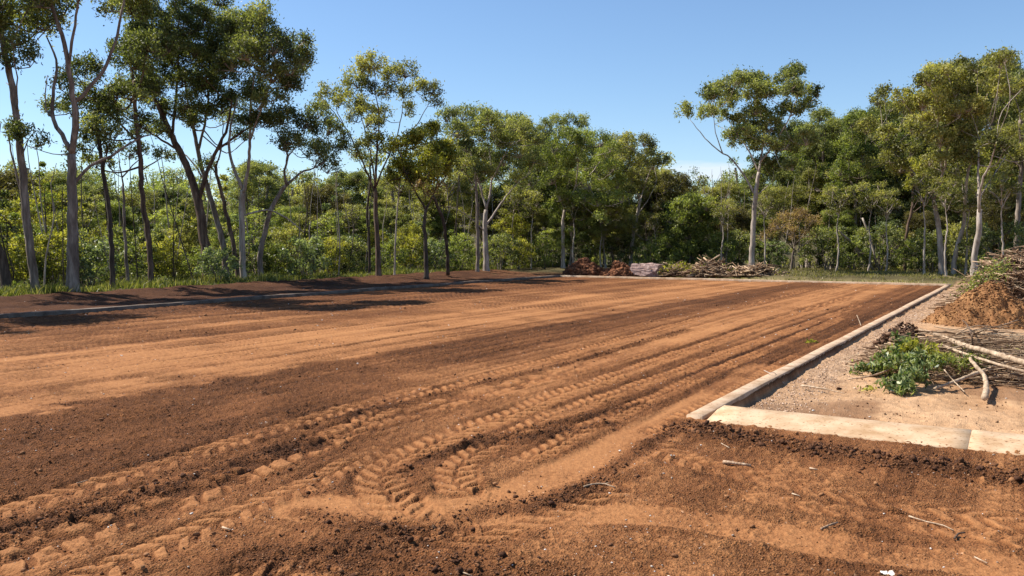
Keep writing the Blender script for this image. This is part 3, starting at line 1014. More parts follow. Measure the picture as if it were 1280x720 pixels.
hero('broad olive gum with pale forked limbs in the middle of the treeline', (608, 340), [(607, 312), (606, 285), (608, 262)], .17,
     [([(607, 285), (622, 260), (636, 240), (652, 222)], .06, .015), ([(608, 262), (600, 232), (592, 205), (584, 175)], .06, .015), ([(608, 262), (614, 225), (612, 190), (606, 160)], .065, .015),
      ([(606, 290), (590, 274), (572, 262), (560, 258)], .04, .012), ([(614, 226), (628, 200), (640, 180)], .045, .012)],
     [(562, 152, 16, 13), (580, 144, 18, 13), (600, 140, 19, 13), (572, 170, 18, 14), (592, 164, 19, 14), (612, 160, 18, 14), (630, 150, 18, 13), (648, 158, 18, 14), (622, 178, 18, 13), (640, 178, 18, 13),
      (660, 176, 16, 14), (584, 190, 17, 12), (604, 190, 16, 11), (650, 196, 17, 12), (630, 202, 16, 12), (666, 200, 15, 14), (568, 196, 14, 11), (645, 222, 16, 11), (662, 226, 14, 13), (590, 212, 14, 9)],
     bark='pale', leaf='dark', seed=29, spread=2.2, tint=.62, dens=623, leaf_l=0.136, leaf_w=0.050)
hero('straight grey trunk directly left of the broad olive gum', (597, 341), [(597, 300), (596, 250), (594, 215)], .10,
     [([(595, 240), (584, 220), (576, 208)], .035, .012)], [(578, 208, 14, 10), (596, 208, 15, 10), (608, 216, 12, 9)], bark='grey', seed=30, leaf='olive')
hero('dark slanting trunk under the shaded crown behind the broad olive gum', (655, 335), [(654, 300), (650, 265), (645, 235)], .13,
     [([(650, 262), (662, 240), (672, 225)], .05, .02)], [(672, 216, 18, 13), (652, 244, 16, 10), (676, 240, 15, 12), (688, 226, 14, 14), (666, 196, 16, 12)],
     bark='dark', leaf='dark', seed=31, spread=2, d=53, tint=.4, leaf_l=0.136, leaf_w=0.050, dens=623)
hero('bright green rounded gum with white stems behind the left soil heap', (704, 336), [(704, 305), (703, 280), (706, 262)], .13,
     [([(706, 264), (696, 240), (690, 215)], .05, .015), ([(706, 264), (718, 235), (722, 205), (728, 180)], .06, .015), ([(704, 282), (714, 292), (716, 312), (714, 335)], .07, .09),
      ([(718, 236), (738, 218), (752, 200)], .05, .015)],
     [(692, 190, 17, 14), (710, 180, 18, 14), (728, 174, 18, 13), (746, 182, 18, 14), (762, 192, 16, 13), (700, 208, 18, 13), (720, 202, 19, 13), (742, 206, 19, 13), (764, 212, 17, 13), (690, 226, 16, 12),
      (712, 226, 17, 12), (734, 230, 18, 12), (756, 234, 18, 12), (700, 246, 15, 10), (726, 250, 16, 10), (748, 256, 16, 10), (772, 230, 14, 13), (680, 206, 12, 12), (768, 254, 14, 11), (740, 272, 14, 9)],
     bark='pale', leaf='green', seed=33, spread=2.4, tint=.55, d=51, dens=570, leaf_l=0.136, leaf_w=0.050)
hero('tall flat topped gum peeping out above the bright green rounded gum', (668, 338), [(668, 300), (676, 250), (688, 200), (700, 168)], .12,
     [([(690, 196), (684, 176), (684, 162)], .04, .015), ([(698, 172), (712, 164), (726, 160)], .04, .015)],
     [(682, 158, 12, 9), (696, 153, 13, 9), (712, 153, 12, 8), (726, 155, 10, 8), (686, 172, 14, 10), (704, 168, 13, 9), (676, 180, 13, 12)], bark='grey', leaf='dark', seed=35, d=58, tint=.62,
     leaf_l=0.136, leaf_w=0.050, dens=623)
hero('wide crowned gum whose right side overhangs a gap of sky', (788, 336), [(790, 305), (796, 270), (800, 248)], .13,
     [([(800, 250), (790, 225), (782, 200)], .05, .015), ([(800, 248), (808, 222), (814, 202)], .05, .015), ([(796, 268), (812, 248), (822, 228)], .035, .012), ([(792, 290), (806, 300), (826, 292)], .03, .012)],
     [(770, 176, 16, 12), (786, 180, 16, 12), (800, 184, 15, 11), (812, 192, 13, 10), (822, 204, 9, 9), (780, 196, 16, 12), (796, 202, 15, 11), (810, 210, 12, 9), (776, 214, 14, 11), (790, 222, 13, 10),
      (766, 196, 14, 12), (802, 232, 12, 9), (782, 240, 13, 10), (772, 262, 14, 11), (794, 268, 13, 10), (786, 288, 13, 11)], bark='pale', leaf='olive', seed=37, spread=2, d=53, leaf_l=0.136, leaf_w=0.050, dens=597, tint=.52)
hero('dark brownish round crown low against the sky before the cloud', (838, 336), [(838, 310), (837, 280), (836, 262)], .12,
     [([(836, 264), (824, 248), (816, 240)], .05, .02), ([(836, 264), (848, 246), (856, 238)], .05, .02)],
     [(818, 240, 14, 11), (832, 230, 15, 11), (848, 230, 15, 11), (862, 240, 13, 11), (826, 250, 16, 12), (846, 250, 17, 12), (864, 256, 13, 11), (814, 258, 13, 12), (834, 268, 17, 12), (854, 272, 16, 12), (818, 280, 14, 12),
      (838, 292, 16, 12)], bark='dark', leaf='brown', seed=39, spread=2.2, d=57, tint=.35, leaf_l=0.136, leaf_w=0.050, dens=679)
hero('bushy green tree leafy to the ground behind the pink boulder', (862, 338), [(862, 320), (861, 300), (862, 280)], .10,
     [([(861, 300), (848, 288), (840, 280)], .04, .015), ([(862, 290), (874, 276), (882, 268)], .04, .015), ([(861, 310), (880, 302), (890, 298)], .03, .012)],
     [(846, 262, 14, 10), (862, 254, 15, 10), (878, 258, 13, 10), (836, 276, 13, 10), (852, 276, 15, 10), (870, 274, 15, 10), (886, 274, 12, 10), (842, 292, 14, 10), (860, 294, 15, 10), (878, 292, 14, 10),
      (832, 306, 13, 10), (850, 310, 14, 9), (868, 312, 14, 9), (884, 310, 12, 10), (838, 322, 13, 9), (858, 326, 13, 8), (876, 328, 12, 8), (822, 318, 11, 10)],
     bark='grey', leaf='green', seed=41, spread=1.7, d=50.5, tint=.42, leaf_l=0.152, leaf_w=0.068, dens=705)
hero('lone tall white trunked gum in front of the far treeline', (938, 341), [(941, 300), (943, 265), (945, 240), (948, 215)], .155,
     [([(944, 245), (934, 222), (918, 198), (902, 186), (884, 166), (870, 146)], .055, .013), ([(948, 216), (938, 185), (924, 160), (914, 135)], .05, .013), ([(948, 216), (956, 180), (958, 150), (952, 120)], .06, .014),
      ([(950, 205), (966, 178), (978, 150), (984, 125)], .05, .013), ([(978, 152), (996, 138), (1010, 128)], .035, .01), ([(946, 245), (962, 232), (974, 222)], .03, .01), ([(906, 188), (896, 165), (890, 140)], .03, .01)],
     [(861, 138, 11, 12), (880, 124, 13, 12), (895, 114, 14, 12), (912, 108, 15, 12), (928, 100, 15, 12), (944, 98, 15, 12), (960, 94, 16, 12), (976, 102, 15, 12), (986, 96, 13, 11), (1004, 114, 14, 13), (1014, 122, 8, 10),
      (902, 130, 14, 10), (920, 124, 15, 10), (938, 120, 16, 11), (956, 116, 17, 12), (972, 122, 15, 11), (886, 140, 9, 8), (908, 144, 11, 8), (944, 138, 16, 11), (962, 138, 17, 12), (980, 142, 14, 12), (996, 140, 11, 10),
      (928, 150, 14, 11), (948, 158, 17, 12), (966, 160, 17, 12), (984, 164, 15, 12), (936, 172, 17, 12), (956, 180, 18, 13), (976, 184, 17, 13), (994, 180, 14, 14), (922, 168, 11, 10), (960, 204, 15, 11), (980, 206, 16, 12),
      (1008, 132, 10, 10)], bark='pale', leaf='dark', seed=43, r1=.09, spread=1.9, tint=.6, dens=651, leaf_l=0.152, leaf_w=0.060, extra=.35)
hero('bare grey twiggy shrub tree with a rusty thin crown by the lone gum', (988, 342), [(990, 325), (993, 308)], .07,
     [([(992, 312), (976, 296), (962, 284)], .035, .01), ([(993, 308), (990, 285), (984, 268)], .035, .01), ([(993, 308), (1004, 288), (1010, 272)], .035, .01), ([(992, 316), (1010, 300), (1024, 294)], .03, .01),
      ([(976, 296), (968, 280), (968, 268)], .02, .008), ([(990, 290), (998, 272), (996, 262)], .02, .008)],
     [(966, 284, 13, 9), (980, 274, 13, 9), (994, 268, 12, 8), (1006, 278, 11, 8), (958, 296, 9, 7), (984, 290, 12, 8), (1002, 294, 10, 7)],
     bark='grey', leaf='rust', seed=45, d=49, spread=1.2, dens=406, leaf_l=0.096, leaf_w=0.040, name='twiggy_tree')
hero('dark green gum pressed close behind the right of the lone gum', (1026, 342), [(1026, 310), (1028, 270), (1030, 230), (1028, 190)], .14,
     [([(1028, 235), (1044, 210), (1058, 190)], .05, .015), ([(1029, 225), (1014, 200), (1008, 180)], .05, .015), ([(1029, 255), (1048, 245), (1062, 236)], .04, .012)],
     [(1018, 150, 14, 11), (1034, 148, 14, 11), (1008, 168, 15, 12), (1026, 168, 16, 12), (1012, 190, 16, 13), (1030, 192, 17, 13), (1010, 214, 16, 13), (1030, 218, 17, 13), (1000, 236, 15, 13), (1022, 244, 17, 13), (1040, 238, 15, 12)],
     bark='dark', leaf='dark', seed=47, d=56, spread=2.2, tint=.5, leaf_l=0.136, leaf_w=0.050, dens=623)
hero('bright leafed gum with a fallen pale limb below, right of the lone gum', (1072, 345), [(1071, 310), (1070, 270), (1068, 235)], .13,
     [([(1069, 250), (1056, 222), (1050, 195)], .05, .015), ([(1068, 236), (1076, 205), (1078, 175)], .05, .015), ([(1070, 262), (1088, 240), (1098, 225)], .04, .012)],
     [(1050, 160, 15, 12), (1066, 152, 15, 11), (1080, 146, 14, 11), (1056, 178, 16, 12), (1074, 174, 17, 12), (1092, 168, 14, 12), (1048, 196, 15, 12), (1066, 198, 17, 12), (1086, 194, 16, 12), (1056, 218, 15, 12), (1076, 220, 16, 12),
      (1044, 238, 14, 11), (1064, 242, 15, 11), (1084, 242, 15, 11), (1040, 216, 13, 12)], bark='grey', leaf='green', seed=49, d=53, spread=2.2, tint=.42, leaf_l=0.136, leaf_w=0.050, dens=597)
hero('brown stemmed tree with one crooked side limb and a few orange leaves', (1131, 346), [(1132, 315), (1134, 285), (1140, 262), (1142, 235), (1138, 215)], .085,
     [([(1138, 268), (1150, 258), (1158, 248)], .04, .012), ([(1141, 240), (1150, 215), (1148, 200)], .03, .01)],
     [(1136, 216, 12, 9), (1150, 206, 11, 9), (1140, 232, 10, 7), (1160, 246, 10, 8)], bark='brown', leaf='yellow', seed=51, d=47, spread=1, tint=.5, leaf_l=0.144, leaf_w=0.056, dens=542)
hero('largest olive gum on the right with pale paired trunks', (1178, 350), [(1176, 315), (1172, 280), (1168, 250)], .15,
     [([(1168, 252), (1156, 222), (1144, 200), (1130, 180)], .06, .015), ([(1168, 250), (1172, 215), (1170, 180), (1176, 150)], .07, .015), ([(1190, 352), (1192, 315), (1196, 280), (1192, 250), (1190, 220), (1196, 180)], .125, .03),
      ([(1196, 280), (1206, 250), (1210, 220)], .06, .02), ([(1172, 218), (1160, 185), (1150, 160)], .05, .015)],
     [(1110, 130, 16, 12), (1126, 116, 17, 13), (1144, 106, 18, 13), (1162, 98, 18, 13), (1180, 94, 18, 13), (1198, 90, 18, 12), (1108, 152, 16, 13), (1126, 140, 18, 13), (1146, 130, 19, 14), (1166, 122, 19, 14), (1186, 118, 19, 14),
      (1206, 112, 18, 13), (1116, 168, 16, 13), (1136, 160, 18, 13), (1158, 152, 19, 14), (1178, 146, 19, 14), (1200, 140, 18, 14), (1126, 188, 17, 12), (1148, 182, 18, 13), (1170, 176, 18, 13), (1192, 170, 18, 13), (1112, 200, 14, 11),
      (1160, 204, 17, 11), (1184, 200, 17, 12), (1208, 166, 15, 14), (1134, 208, 15, 10)], bark='pale', leaf='olive', seed=53, d=41.5, spread=2.6, tint=.5, leaf_l=0.144, leaf_w=0.058, dens=679)
hero('pale twin limbed gum standing right behind the tall brush heap', (1218, 345), [(1219, 318), (1222, 285), (1224, 262)], .14,
     [([(1224, 262), (1228, 230), (1232, 205), (1238, 170)], .075, .02), ([(1223, 270), (1216, 235), (1220, 205), (1218, 180)], .06, .02), ([(1224, 258), (1240, 235), (1262, 215), (1284, 190)], .04, .015)],
     [(1228, 84, 20, 13), (1246, 78, 18, 12), (1232, 108, 20, 14), (1216, 130, 17, 14), (1240, 132, 20, 14), (1224, 156, 18, 14), (1246, 160, 18, 14), (1232, 184, 17, 12), (1214, 182, 14, 12), (1252, 186, 16, 12), (1262, 106, 17, 12)],
     bark='pale', leaf='olive', seed=55, d=38, spread=2.2, tint=.42, r1=.10, leaf_l=0.136, leaf_w=0.056, dens=679)
hero('tall dark topped gum at the right edge of the picture', (1272, 345), [(1271, 300), (1274, 250), (1278, 200), (1276, 150)], .14,
     [([(1276, 210), (1262, 180), (1256, 150)], .05, .015), ([(1276, 200), (1292, 170), (1300, 140)], .05, .015), ([(1275, 240), (1258, 225), (1248, 210)], .035, .012)],
     [(1262, 88, 18, 12), (1280, 84, 18, 12), (1298, 92, 18, 13), (1270, 112, 18, 13), (1290, 118, 18, 14), (1262, 138, 17, 13), (1282, 144, 18, 14), (1302, 146, 18, 14), (1268, 168, 17, 12), (1290, 174, 18, 13), (1254, 210, 13, 10),
      (1274, 196, 15, 11), (1296, 204, 16, 13), (1316, 120, 20, 16), (1316, 170, 20, 16)], bark='grey', leaf='olive', seed=57, d=44, spread=2.4, tint=.45, leaf_l=0.144, leaf_w=0.058, dens=651)

hero('gum beyond the left edge of the picture, nearest the bank', (-150, 384), [(-152, 300), (-158, 220), (-165, 140), (-160, 60)], .15,
     [([(-158, 220), (-190, 160), (-210, 110)], .06, .02), ([(-162, 160), (-130, 110), (-115, 70)], .06, .02)],
     [(-210, 90, 44, 30), (-160, 50, 48, 34), (-115, 60, 44, 30), (-180, 20, 50, 34), (-130, 10, 48, 34), (-150, 110, 40, 26), (-200, 140, 34, 22), (-100, 110, 36, 24)], bark='grey', seed=61, dens=651, extra=.8)
hero('gum far beyond the left edge of the picture', (-300, 398), [(-302, 300), (-308, 220), (-310, 140), (-305, 60)], .15,
     [([(-308, 220), (-340, 160), (-360, 110)], .06, .02), ([(-309, 160), (-280, 110), (-265, 70)], .06, .02)],
     [(-350, 90, 44, 30), (-305, 50, 48, 34), (-260, 60, 44, 30), (-325, 10, 50, 34), (-280, 0, 48, 34), (-300, 110, 40, 26), (-345, 140, 34, 22), (-250, 110, 36, 24)], bark='grey', seed=62, dens=651, extra=.8)

hero('small bare dead tree left of the lone gum, twigs only', (905, 338), [(904, 310), (900, 280), (892, 255)], .06,
     [([(896, 268), (886, 246), (878, 228), (872, 208)], .03, .006), ([(892, 255), (890, 235), (888, 212)], .025, .005), ([(898, 274), (906, 250), (910, 226), (908, 205)], .03, .006), ([(886, 246), (880, 240), (874, 236)], .012, .004),
      ([(906, 250), (914, 236), (920, 222)], .015, .005), ([(890, 236), (896, 222), (897, 210)], .012, .004)],
     [], bark='grey', seed=71, d=50, name='dead_tree')
# ================================================================== THE FOREST BEHIND
def copy_thing(o, label, loc, rz, sc, group=None):
    c = o.copy()
    col.objects.link(c)
    for ch in list(o.children):
        d = ch.copy()
        col.objects.link(d)
        d.parent = c
    place(c, label, loc, rz, sc, group)
    return c

def place(c, label, loc, rz, sc, group=None):
    c['label'] = label
    if group:
        c['group'] = group
    c.location = tuple(float(q) for q in loc)
    c.rotation_euler = (0, 0, rz)
    c.scale = (sc[0], sc[0], sc[1])

def proto_tree(H, Rc, base_f, leaf, bark, seed, nst=1, leaf_l=.155, leaf_w=.062, dens=480, cat='tree', name='forest_tree', cl_r=.85, ncl=30, tint=.5, r0=.13):
    rng = np.random.default_rng(seed)
    limbs = []
    trunk = None
    zb = base_f * H
    for k_ in range(nst):
        a = rng.uniform(0, 6.28)
        lean = rng.uniform(.1, .5) * Rc * (1 if nst > 1 else .35)
        p = [np.array([.12 * k_ * math.cos(a), .12 * k_ * math.sin(a), -.2])]
        for t in (.3, .6, .85):
            p.append(np.array([math.cos(a) * lean * t + rng.normal(0, .08), math.sin(a) * lean * t + rng.normal(0, .08), H * .82 * t]))
        if k_ == 0:
            trunk = (p, r0, r0 * .3)
        else:
            limbs.append((p, r0 * .8, r0 * .25))
    stem = np.vstack([resample(trunk[0], .2)] + [resample(l[0], .2) for l in limbs])
    nl = 7
    for k_ in range(nl):
        h = zb + (H * .7 - zb) * (k_ + .5) / nl * rng.uniform(.8, 1.1)
        q = stem[np.argmin(np.abs(stem[:, 2] - h) + rng.uniform(0, .3, len(stem)))]
        a = k_ * 2.4 + rng.uniform(-.4, .4)
        e = q + np.array([math.cos(a) * Rc * .7, math.sin(a) * Rc * .7, (H - h) * rng.uniform(.3, .6)])
        limbs.append(([q, (q + e) / 2 + np.array([0, 0, .12 * Rc]), e], r0 * .4, .015))
    cl = []
    for k_ in range(ncl):
        t = (k_ + .5) / ncl
        z = zb * 1.02 + (H - zb - cl_r * .5) * t ** .85
        u = (z - zb) / (H - zb)
        prof = math.sin(math.pi * min(.97, .22 + .70 * u)) ** .7
        a = k_ * 2.39996 + rng.uniform(-.4, .4)
        rr = Rc * prof * math.sqrt(rng.uniform(.12, 1.0))
        c = np.array([math.cos(a) * rr, math.sin(a) * rr, z + rng.normal(0, .15)])
        q = cl_r * rng.uniform(.75, 1.25)
        cl.append((c, q, q, q * .72, tint + rng.normal(0, .13)))
    return make_tree(name, 'x', (0, 0, 0), trunk, limbs, cl, bark, leaf, leaf_l, leaf_w, dens, rng, None, cat, sub_r=.4, limb_parts=False)

def proto_shrub(H, Rc, leaf, seed, leaf_l=.14, leaf_w=.06, dens=240, ncl=14, name='shrub', tint=.5):
    rng = np.random.default_rng(seed)
    limbs = []
    for k_ in range(5):
        a = k_ * 1.3 + rng.uniform(-.3, .3)
        e = np.array([math.cos(a) * Rc * .6, math.sin(a) * Rc * .6, H * rng.uniform(.5, .85)])
        limbs.append(([np.array([.05 * math.cos(a), .05 * math.sin(a), -.1]), e * np.array([.45, .45, .55]), e], .028, .008))
    cl = []
    for k_ in range(ncl):
        t = (k_ + .5) / ncl
        z = H * (.12 + .78 * t)
        prof = math.sin(math.pi * (.28 + .60 * t)) ** .8
        a = k_ * 2.39996
        rr = Rc * prof * math.sqrt(rng.uniform(.1, 1.0))
        q = Rc * rng.uniform(.26, .42)
        cl.append((np.array([math.cos(a) * rr, math.sin(a) * rr, z]), q, q, q * .75, tint + rng.normal(0, .13)))
    return make_tree(name, 'x', (0, 0, 0), None, limbs, cl, 'grey', leaf, leaf_l, leaf_w, dens, rng, None, 'shrub', sub_r=.24, limb_parts=False, twig_r=.010)

class Kinds:
    def __init__(self):
        self.d, self.used, self.H = {}, set(), {}

    def add(self, key, o, H):
        self.d[key], self.H[key] = o, H

    def put(self, key, label, loc, rz, sc, group):
        o = self.d[key]
        if key not in self.used:
            self.used.add(key)
            place(o, label, loc, rz, sc, group)
            return o
        return copy_thing(o, label, loc, rz, sc, group)

KT = Kinds()
KT.add('dark', proto_tree(11, 2.5, .34, 'dark', 'grey', 101, 1, ncl=34, tint=.5), 11)
KT.add('olive', proto_tree(11, 2.6, .38, 'olive', 'pale', 102, 2, ncl=34), 11)
KT.add('green', proto_tree(10, 2.3, .28, 'green', 'grey', 103, 1, ncl=34, tint=.42), 10)
KT.add('tall', proto_tree(12, 2.2, .52, 'dark', 'pale', 104, 2, ncl=26, tint=.62), 12)
KT.add('yellow', proto_tree(6, 1.5, .16, 'yellow', 'brown', 105, 1, leaf_l=.19, leaf_w=.085, dens=200, ncl=26, cl_r=.5, tint=.45, r0=.06), 6)
KT.add('brown', proto_tree(8, 2.4, .25, 'brown', 'dark', 106, 1, ncl=30, tint=.45), 8)
KT.add('sapling', proto_tree(5.5, 1.1, .30, 'green', 'grey', 107, 1, leaf_l=.17, leaf_w=.075, dens=170, ncl=20, cl_r=.42, r0=.045, tint=.6), 5.5)
KT.add('grey', proto_tree(6.5, 1.7, .14, 'grey', 'grey', 108, 2, leaf_l=.18, leaf_w=.08, dens=180, ncl=28, cl_r=.55, r0=.06), 6.5)

KT.add('pole', proto_tree(6.5, .9, .62, 'olive', 'pale', 109, 1, leaf_l=.16, leaf_w=.06, dens=300, ncl=9, cl_r=.42, r0=.068, tint=.5), 6.5)

# px of the trunk, row of the top, distance, kind, width factor, label
MID = [
    (-70, 190, 44, 'dark', 1.0, 'dark tree cut off beyond the left edge'),
    (12, 205, 47, 'brown', 1.2, 'brownish dark crown low behind the far left leaning trunk'),
    (62, 226, 40, 'yellow', 1.0, 'yellow green young tree between the leaning grey gum and the tall forked gum'),
    (28, 244, 36, 'yellow', .9, 'yellowish bushy sapling behind the slender leaning grey gum'),
    (-14, 236, 38, 'grey', 1.0, 'grey green bushy tree half cut by the left edge'),
    (118, 228, 58, 'dark', 1.0, 'dark tree in the gap right of the tall forked pale gum'),
    (88, 212, 62, 'tall', 1.3, 'flat spreading gum crown far behind the tall forked pale gum'),
    (148, 252, 46, 'green', .9, 'green tree behind the sparse sapling gum'),
    (172, 240, 60, 'olive', 1.0, 'olive tree seen just left of the slim brown gum'),
    (204, 262, 42, 'sapling', 1.2, 'leafy sapling right of the slim brown gum'),
    (214, 232, 64, 'dark', 1.1, 'dark domed tree left of the thick brown barked gum'),
    (228, 272, 43, 'yellow', .9, 'yellow green sapling at the left foot of the thick brown barked gum'),
    (240, 250, 54, 'olive', .9, 'olive tree peeping past the thick brown trunk'),
    (292, 262, 52, 'green', .9, 'green tree seen between the leaning grey gum and white barked gum'),
    (322, 200, 50, 'tall', 1.0, 'dark crowned gum in the gap between white barked and crooked gums'),
    (318, 262, 44, 'sapling', 1.2, 'sapling just behind the foot of the white barked gum'),
    (362, 258, 47, 'green', .9, 'green tree right of the crooked leaning gum'),
    (385, 244, 60, 'olive', 1.0, 'olive tree beneath the crooked gum hanging crown'),
    (404, 228, 50, 'brown', .8, 'small dark topped tree under the sky gap left of the fan shaped gum'),
    (412, 268, 44, 'sapling', 1.1, 'pale stemmed sapling left of the fan shaped gum'),
    (438, 212, 62, 'dark', 1.1, 'rounded dark tree just left of the fan shaped gum trunk'),
    (452, 262, 52, 'green', .9, 'green young tree at the left foot of the fan shaped gum'),
    (428, 290, 45, 'yellow', .8, 'yellow tinted bush tree left of the fan shaped gum foot'),
    (505, 218, 66, 'olive', 1.2, 'olive tree between the fan shaped gum and the yellowish gum'),
    (482, 258, 58, 'dark', 1.0, 'dark low tree directly behind the fan shaped gum'),
    (514, 276, 48, 'yellow', .8, 'yellow green sapling left of the yellowish gum foot'),
    (548, 262, 56, 'green', .9, 'green tree right behind the yellowish gum'),
    (572, 232, 60, 'olive', .9, 'olive tree between the yellowish gum and broad olive gum'),
    (578, 292, 50, 'sapling', 1.1, 'sapling at the left foot of the broad olive gum'),
    (630, 240, 57, 'brown', .9, 'brownish tree just right of the broad olive gum trunk'),
    (640, 262, 52, 'yellow', .9, 'yellow green tree under the broad olive gum right side'),
    (668, 258, 56, 'olive', .8, 'olive tree left of the bright green rounded gum'),
    (690, 284, 54, 'sapling', 1.2, 'sapling just left of the soil heaps at the forest edge'),
    (744, 236, 58, 'dark', .9, 'dark tree behind the right soil heap'),
    (766, 268, 55, 'brown', .8, 'shaded tree above the right soil heap'),
    (812, 250, 60, 'dark', .9, 'dark tree behind the pink boulder'),
    (724, 290, 55, 'grey', .9, 'grey green low tree above the left soil heap'),
    (902, 228, 58, 'olive', .9, 'olive tree left of the lone white trunked gum'),
    (886, 262, 54, 'dark', .7, 'dark tree over the left of the far brush heaps'),
    (916, 258, 53, 'brown', .7, 'brownish shaded tree just left of the lone white trunk'),
    (962, 200, 58, 'dark', 1.0, 'dark full tree right behind the lone gum crown'),
    (950, 266, 54, 'green', .7, 'green low tree close right of the lone white trunk'),
    (1008, 152, 62, 'tall', 1.1, 'tall dark gum topping the treeline right of the lone gum'),
    (1006, 232, 57, 'dark', .8, 'dark tree behind the rusty twiggy tree'),
    (1044, 168, 64, 'dark', 1.0, 'dark dome between the lone gum and the bright leafed gum'),
    (1046, 262, 52, 'green', .8, 'green low tree left of the fallen pale limb'),
    (1088, 138, 63, 'olive', 1.0, 'olive topped gum behind the bright leafed gum'),
    (1098, 228, 55, 'dark', .9, 'dark tree between bright leafed gum and crooked brown stem'),
    (1112, 270, 50, 'grey', .9, 'grey green understorey tree left of the crooked brown stem'),
    (1120, 120, 60, 'tall', 1.1, 'tall gum on the left shoulder of the largest olive gum'),
    (1140, 190, 58, 'green', 1.0, 'green tree behind the crooked brown stem'),
    (1152, 262, 49, 'brown', .8, 'brown shaded tree at the left foot of the largest olive gum'),
    (1160, 150, 56, 'dark', 1.0, 'dark tree filling the heart of the largest olive gum'),
    (1206, 88, 54, 'olive', 1.0, 'olive gum between the two pale trunked gums'),
    (1204, 220, 50, 'dark', .9, 'dark tree between the pale trunks on the right'),
    (1236, 70, 60, 'tall', 1.1, 'tall gum topping the treeline behind the brush heap'),
    (1246, 232, 46, 'brown', .8, 'brown shaded tree behind the tall brush heap'),
    (1256, 166, 52, 'green', 1.0, 'green tree between the twin limbed gum and the edge gum'),
    (1284, 84, 58, 'dark', 1.1, 'dark tree cut by the right edge'),
    (1320, 100, 50, 'olive', 1.0, 'olive gum beyond the right edge'),
    (1290, 244, 45, 'grey', .9, 'grey green tree low at the right edge'),
]
rngm = np.random.default_rng(77)
MID += [
    (560, 176, 57, 'olive', 1.1, 'olive crowned tree filling between the yellowish gum and the broad olive gum'),
    (642, 148, 59, 'dark', 1.0, 'tall dark tree behind the right half of the broad olive gum'),
    (688, 180, 58, 'green', 1.0, 'green crowned tree behind the left half of the bright green rounded gum'),
    (738, 176, 59, 'olive', 1.2, 'olive tree behind the top of the bright green rounded gum'),
    (716, 238, 52, 'green', .9, 'bright green lower tree in front of the rounded gum stems'),
    (758, 244, 52.5, 'olive', .9, 'olive lower tree beside the rounded gum, above the right soil heap'),
    (808, 206, 58, 'olive', 1.0, 'olive tree behind the wide crowned gum by the sky gap'),
    (1012, 160, 59, 'green', 1.0, 'green tall tree between the lone gum and the dark green gum'),
    (1062, 142, 60, 'dark', 1.1, 'tall dark tree behind the top of the bright leafed gum'),
    (1092, 150, 58, 'green', 1.0, 'green tall tree left of the largest olive gum'),
    (1040, 205, 55, 'olive', 1.0, 'olive tree before the dark dome right of the lone gum'),
    (1110, 190, 54, 'dark', 1.0, 'dark tree left of the brown stem with orange leaves'),
    (976, 232, 54, 'olive', .9, 'olive tree over the left of the rusty twiggy tree'),
    (1186, 232, 52, 'green', .9, 'green tree low behind the pale paired trunks'),
    (96, 262, 44, 'green', .8, 'green sapling tree right behind the foot of the tall forked gum'),
    (134, 276, 39, 'yellow', .8, 'yellow green sapling between the thin dark trunk and the sparse sapling gum'),
    (344, 282, 45, 'yellow', .9, 'yellow green sapling tree framed by the white barked and crooked gums'),
    (468, 284, 50, 'yellow', .8, 'yellow green sapling tree right behind the fan shaped gum trunk'),
]
MID += [(px, ty, d, 'pole', 1.0, lab) for px, ty, d, lab in [
    (110, 236, 43, 'thin pale stem right of the tall forked gum'),
    (216, 258, 45, 'thin pale stem left of the thick brown trunk'),
    (376, 262, 46, 'thin pale stem right of the crooked gum'),
    (418, 258, 45.5, 'thin pale stem midway between the crooked and fan shaped gums'),
    (440, 250, 48, 'thin pale stem just left of the fan shaped gum'),
    (524, 262, 52, 'thin pale stem left of the yellowish gum'),
    (640, 226, 51.5, 'thin pale stem right of the broad olive gum'),
    (664, 232, 51, 'pale stem left of the bright green rounded gum'),
    (718, 238, 50.5, 'pale stem right of the bright green rounded gum trunk'),
    (752, 246, 51.5, 'pale stem above the right soil heap'),
    (820, 262, 51, 'thin pale stem behind the pink boulder'),
    (904, 246, 51.5, 'thin pale stem left of the lone white trunked gum'),
    (956, 232, 50.5, 'thin pale stem just right of the lone white trunk'),
    (1046, 226, 50, 'pale stem left of the fallen pale limb'),
    (1086, 220, 49.5, 'pale stem right of the fallen pale limb'),
    (1108, 232, 48.5, 'thin pale stem left of the crooked brown stem'),
    (1156, 206, 45, 'pale stem left of the pale paired trunks'),
    (1184, 214, 43.5, 'thin pale stem standing between the pale paired trunks'),
    (1208, 216, 44.5, 'pale stem left of the twin limbed gum'),
    (1252, 206, 42, 'pale stem right of the twin limbed gum above the brush'),
]]
for px, ty, d, kind, wf, lab in MID:
    if kind == 'pole' and px > 880:
        d -= 3.6
    x = PD(px, 300, d)[0]
    zb = float(terrain(np.array([x]), np.array([float(d)]))[0]) + .05
    zt = PD(px, ty, d)[2]
    H0 = KT.H[kind]
    sz = (zt - zb) / (H0 + .2)
    sx = (.55 * sz + .45) * wf
    KT.put(kind, lab, (x, d, zb), rngm.uniform(0, 6.28), (sx, sz), 'trees in the forest behind the front row')

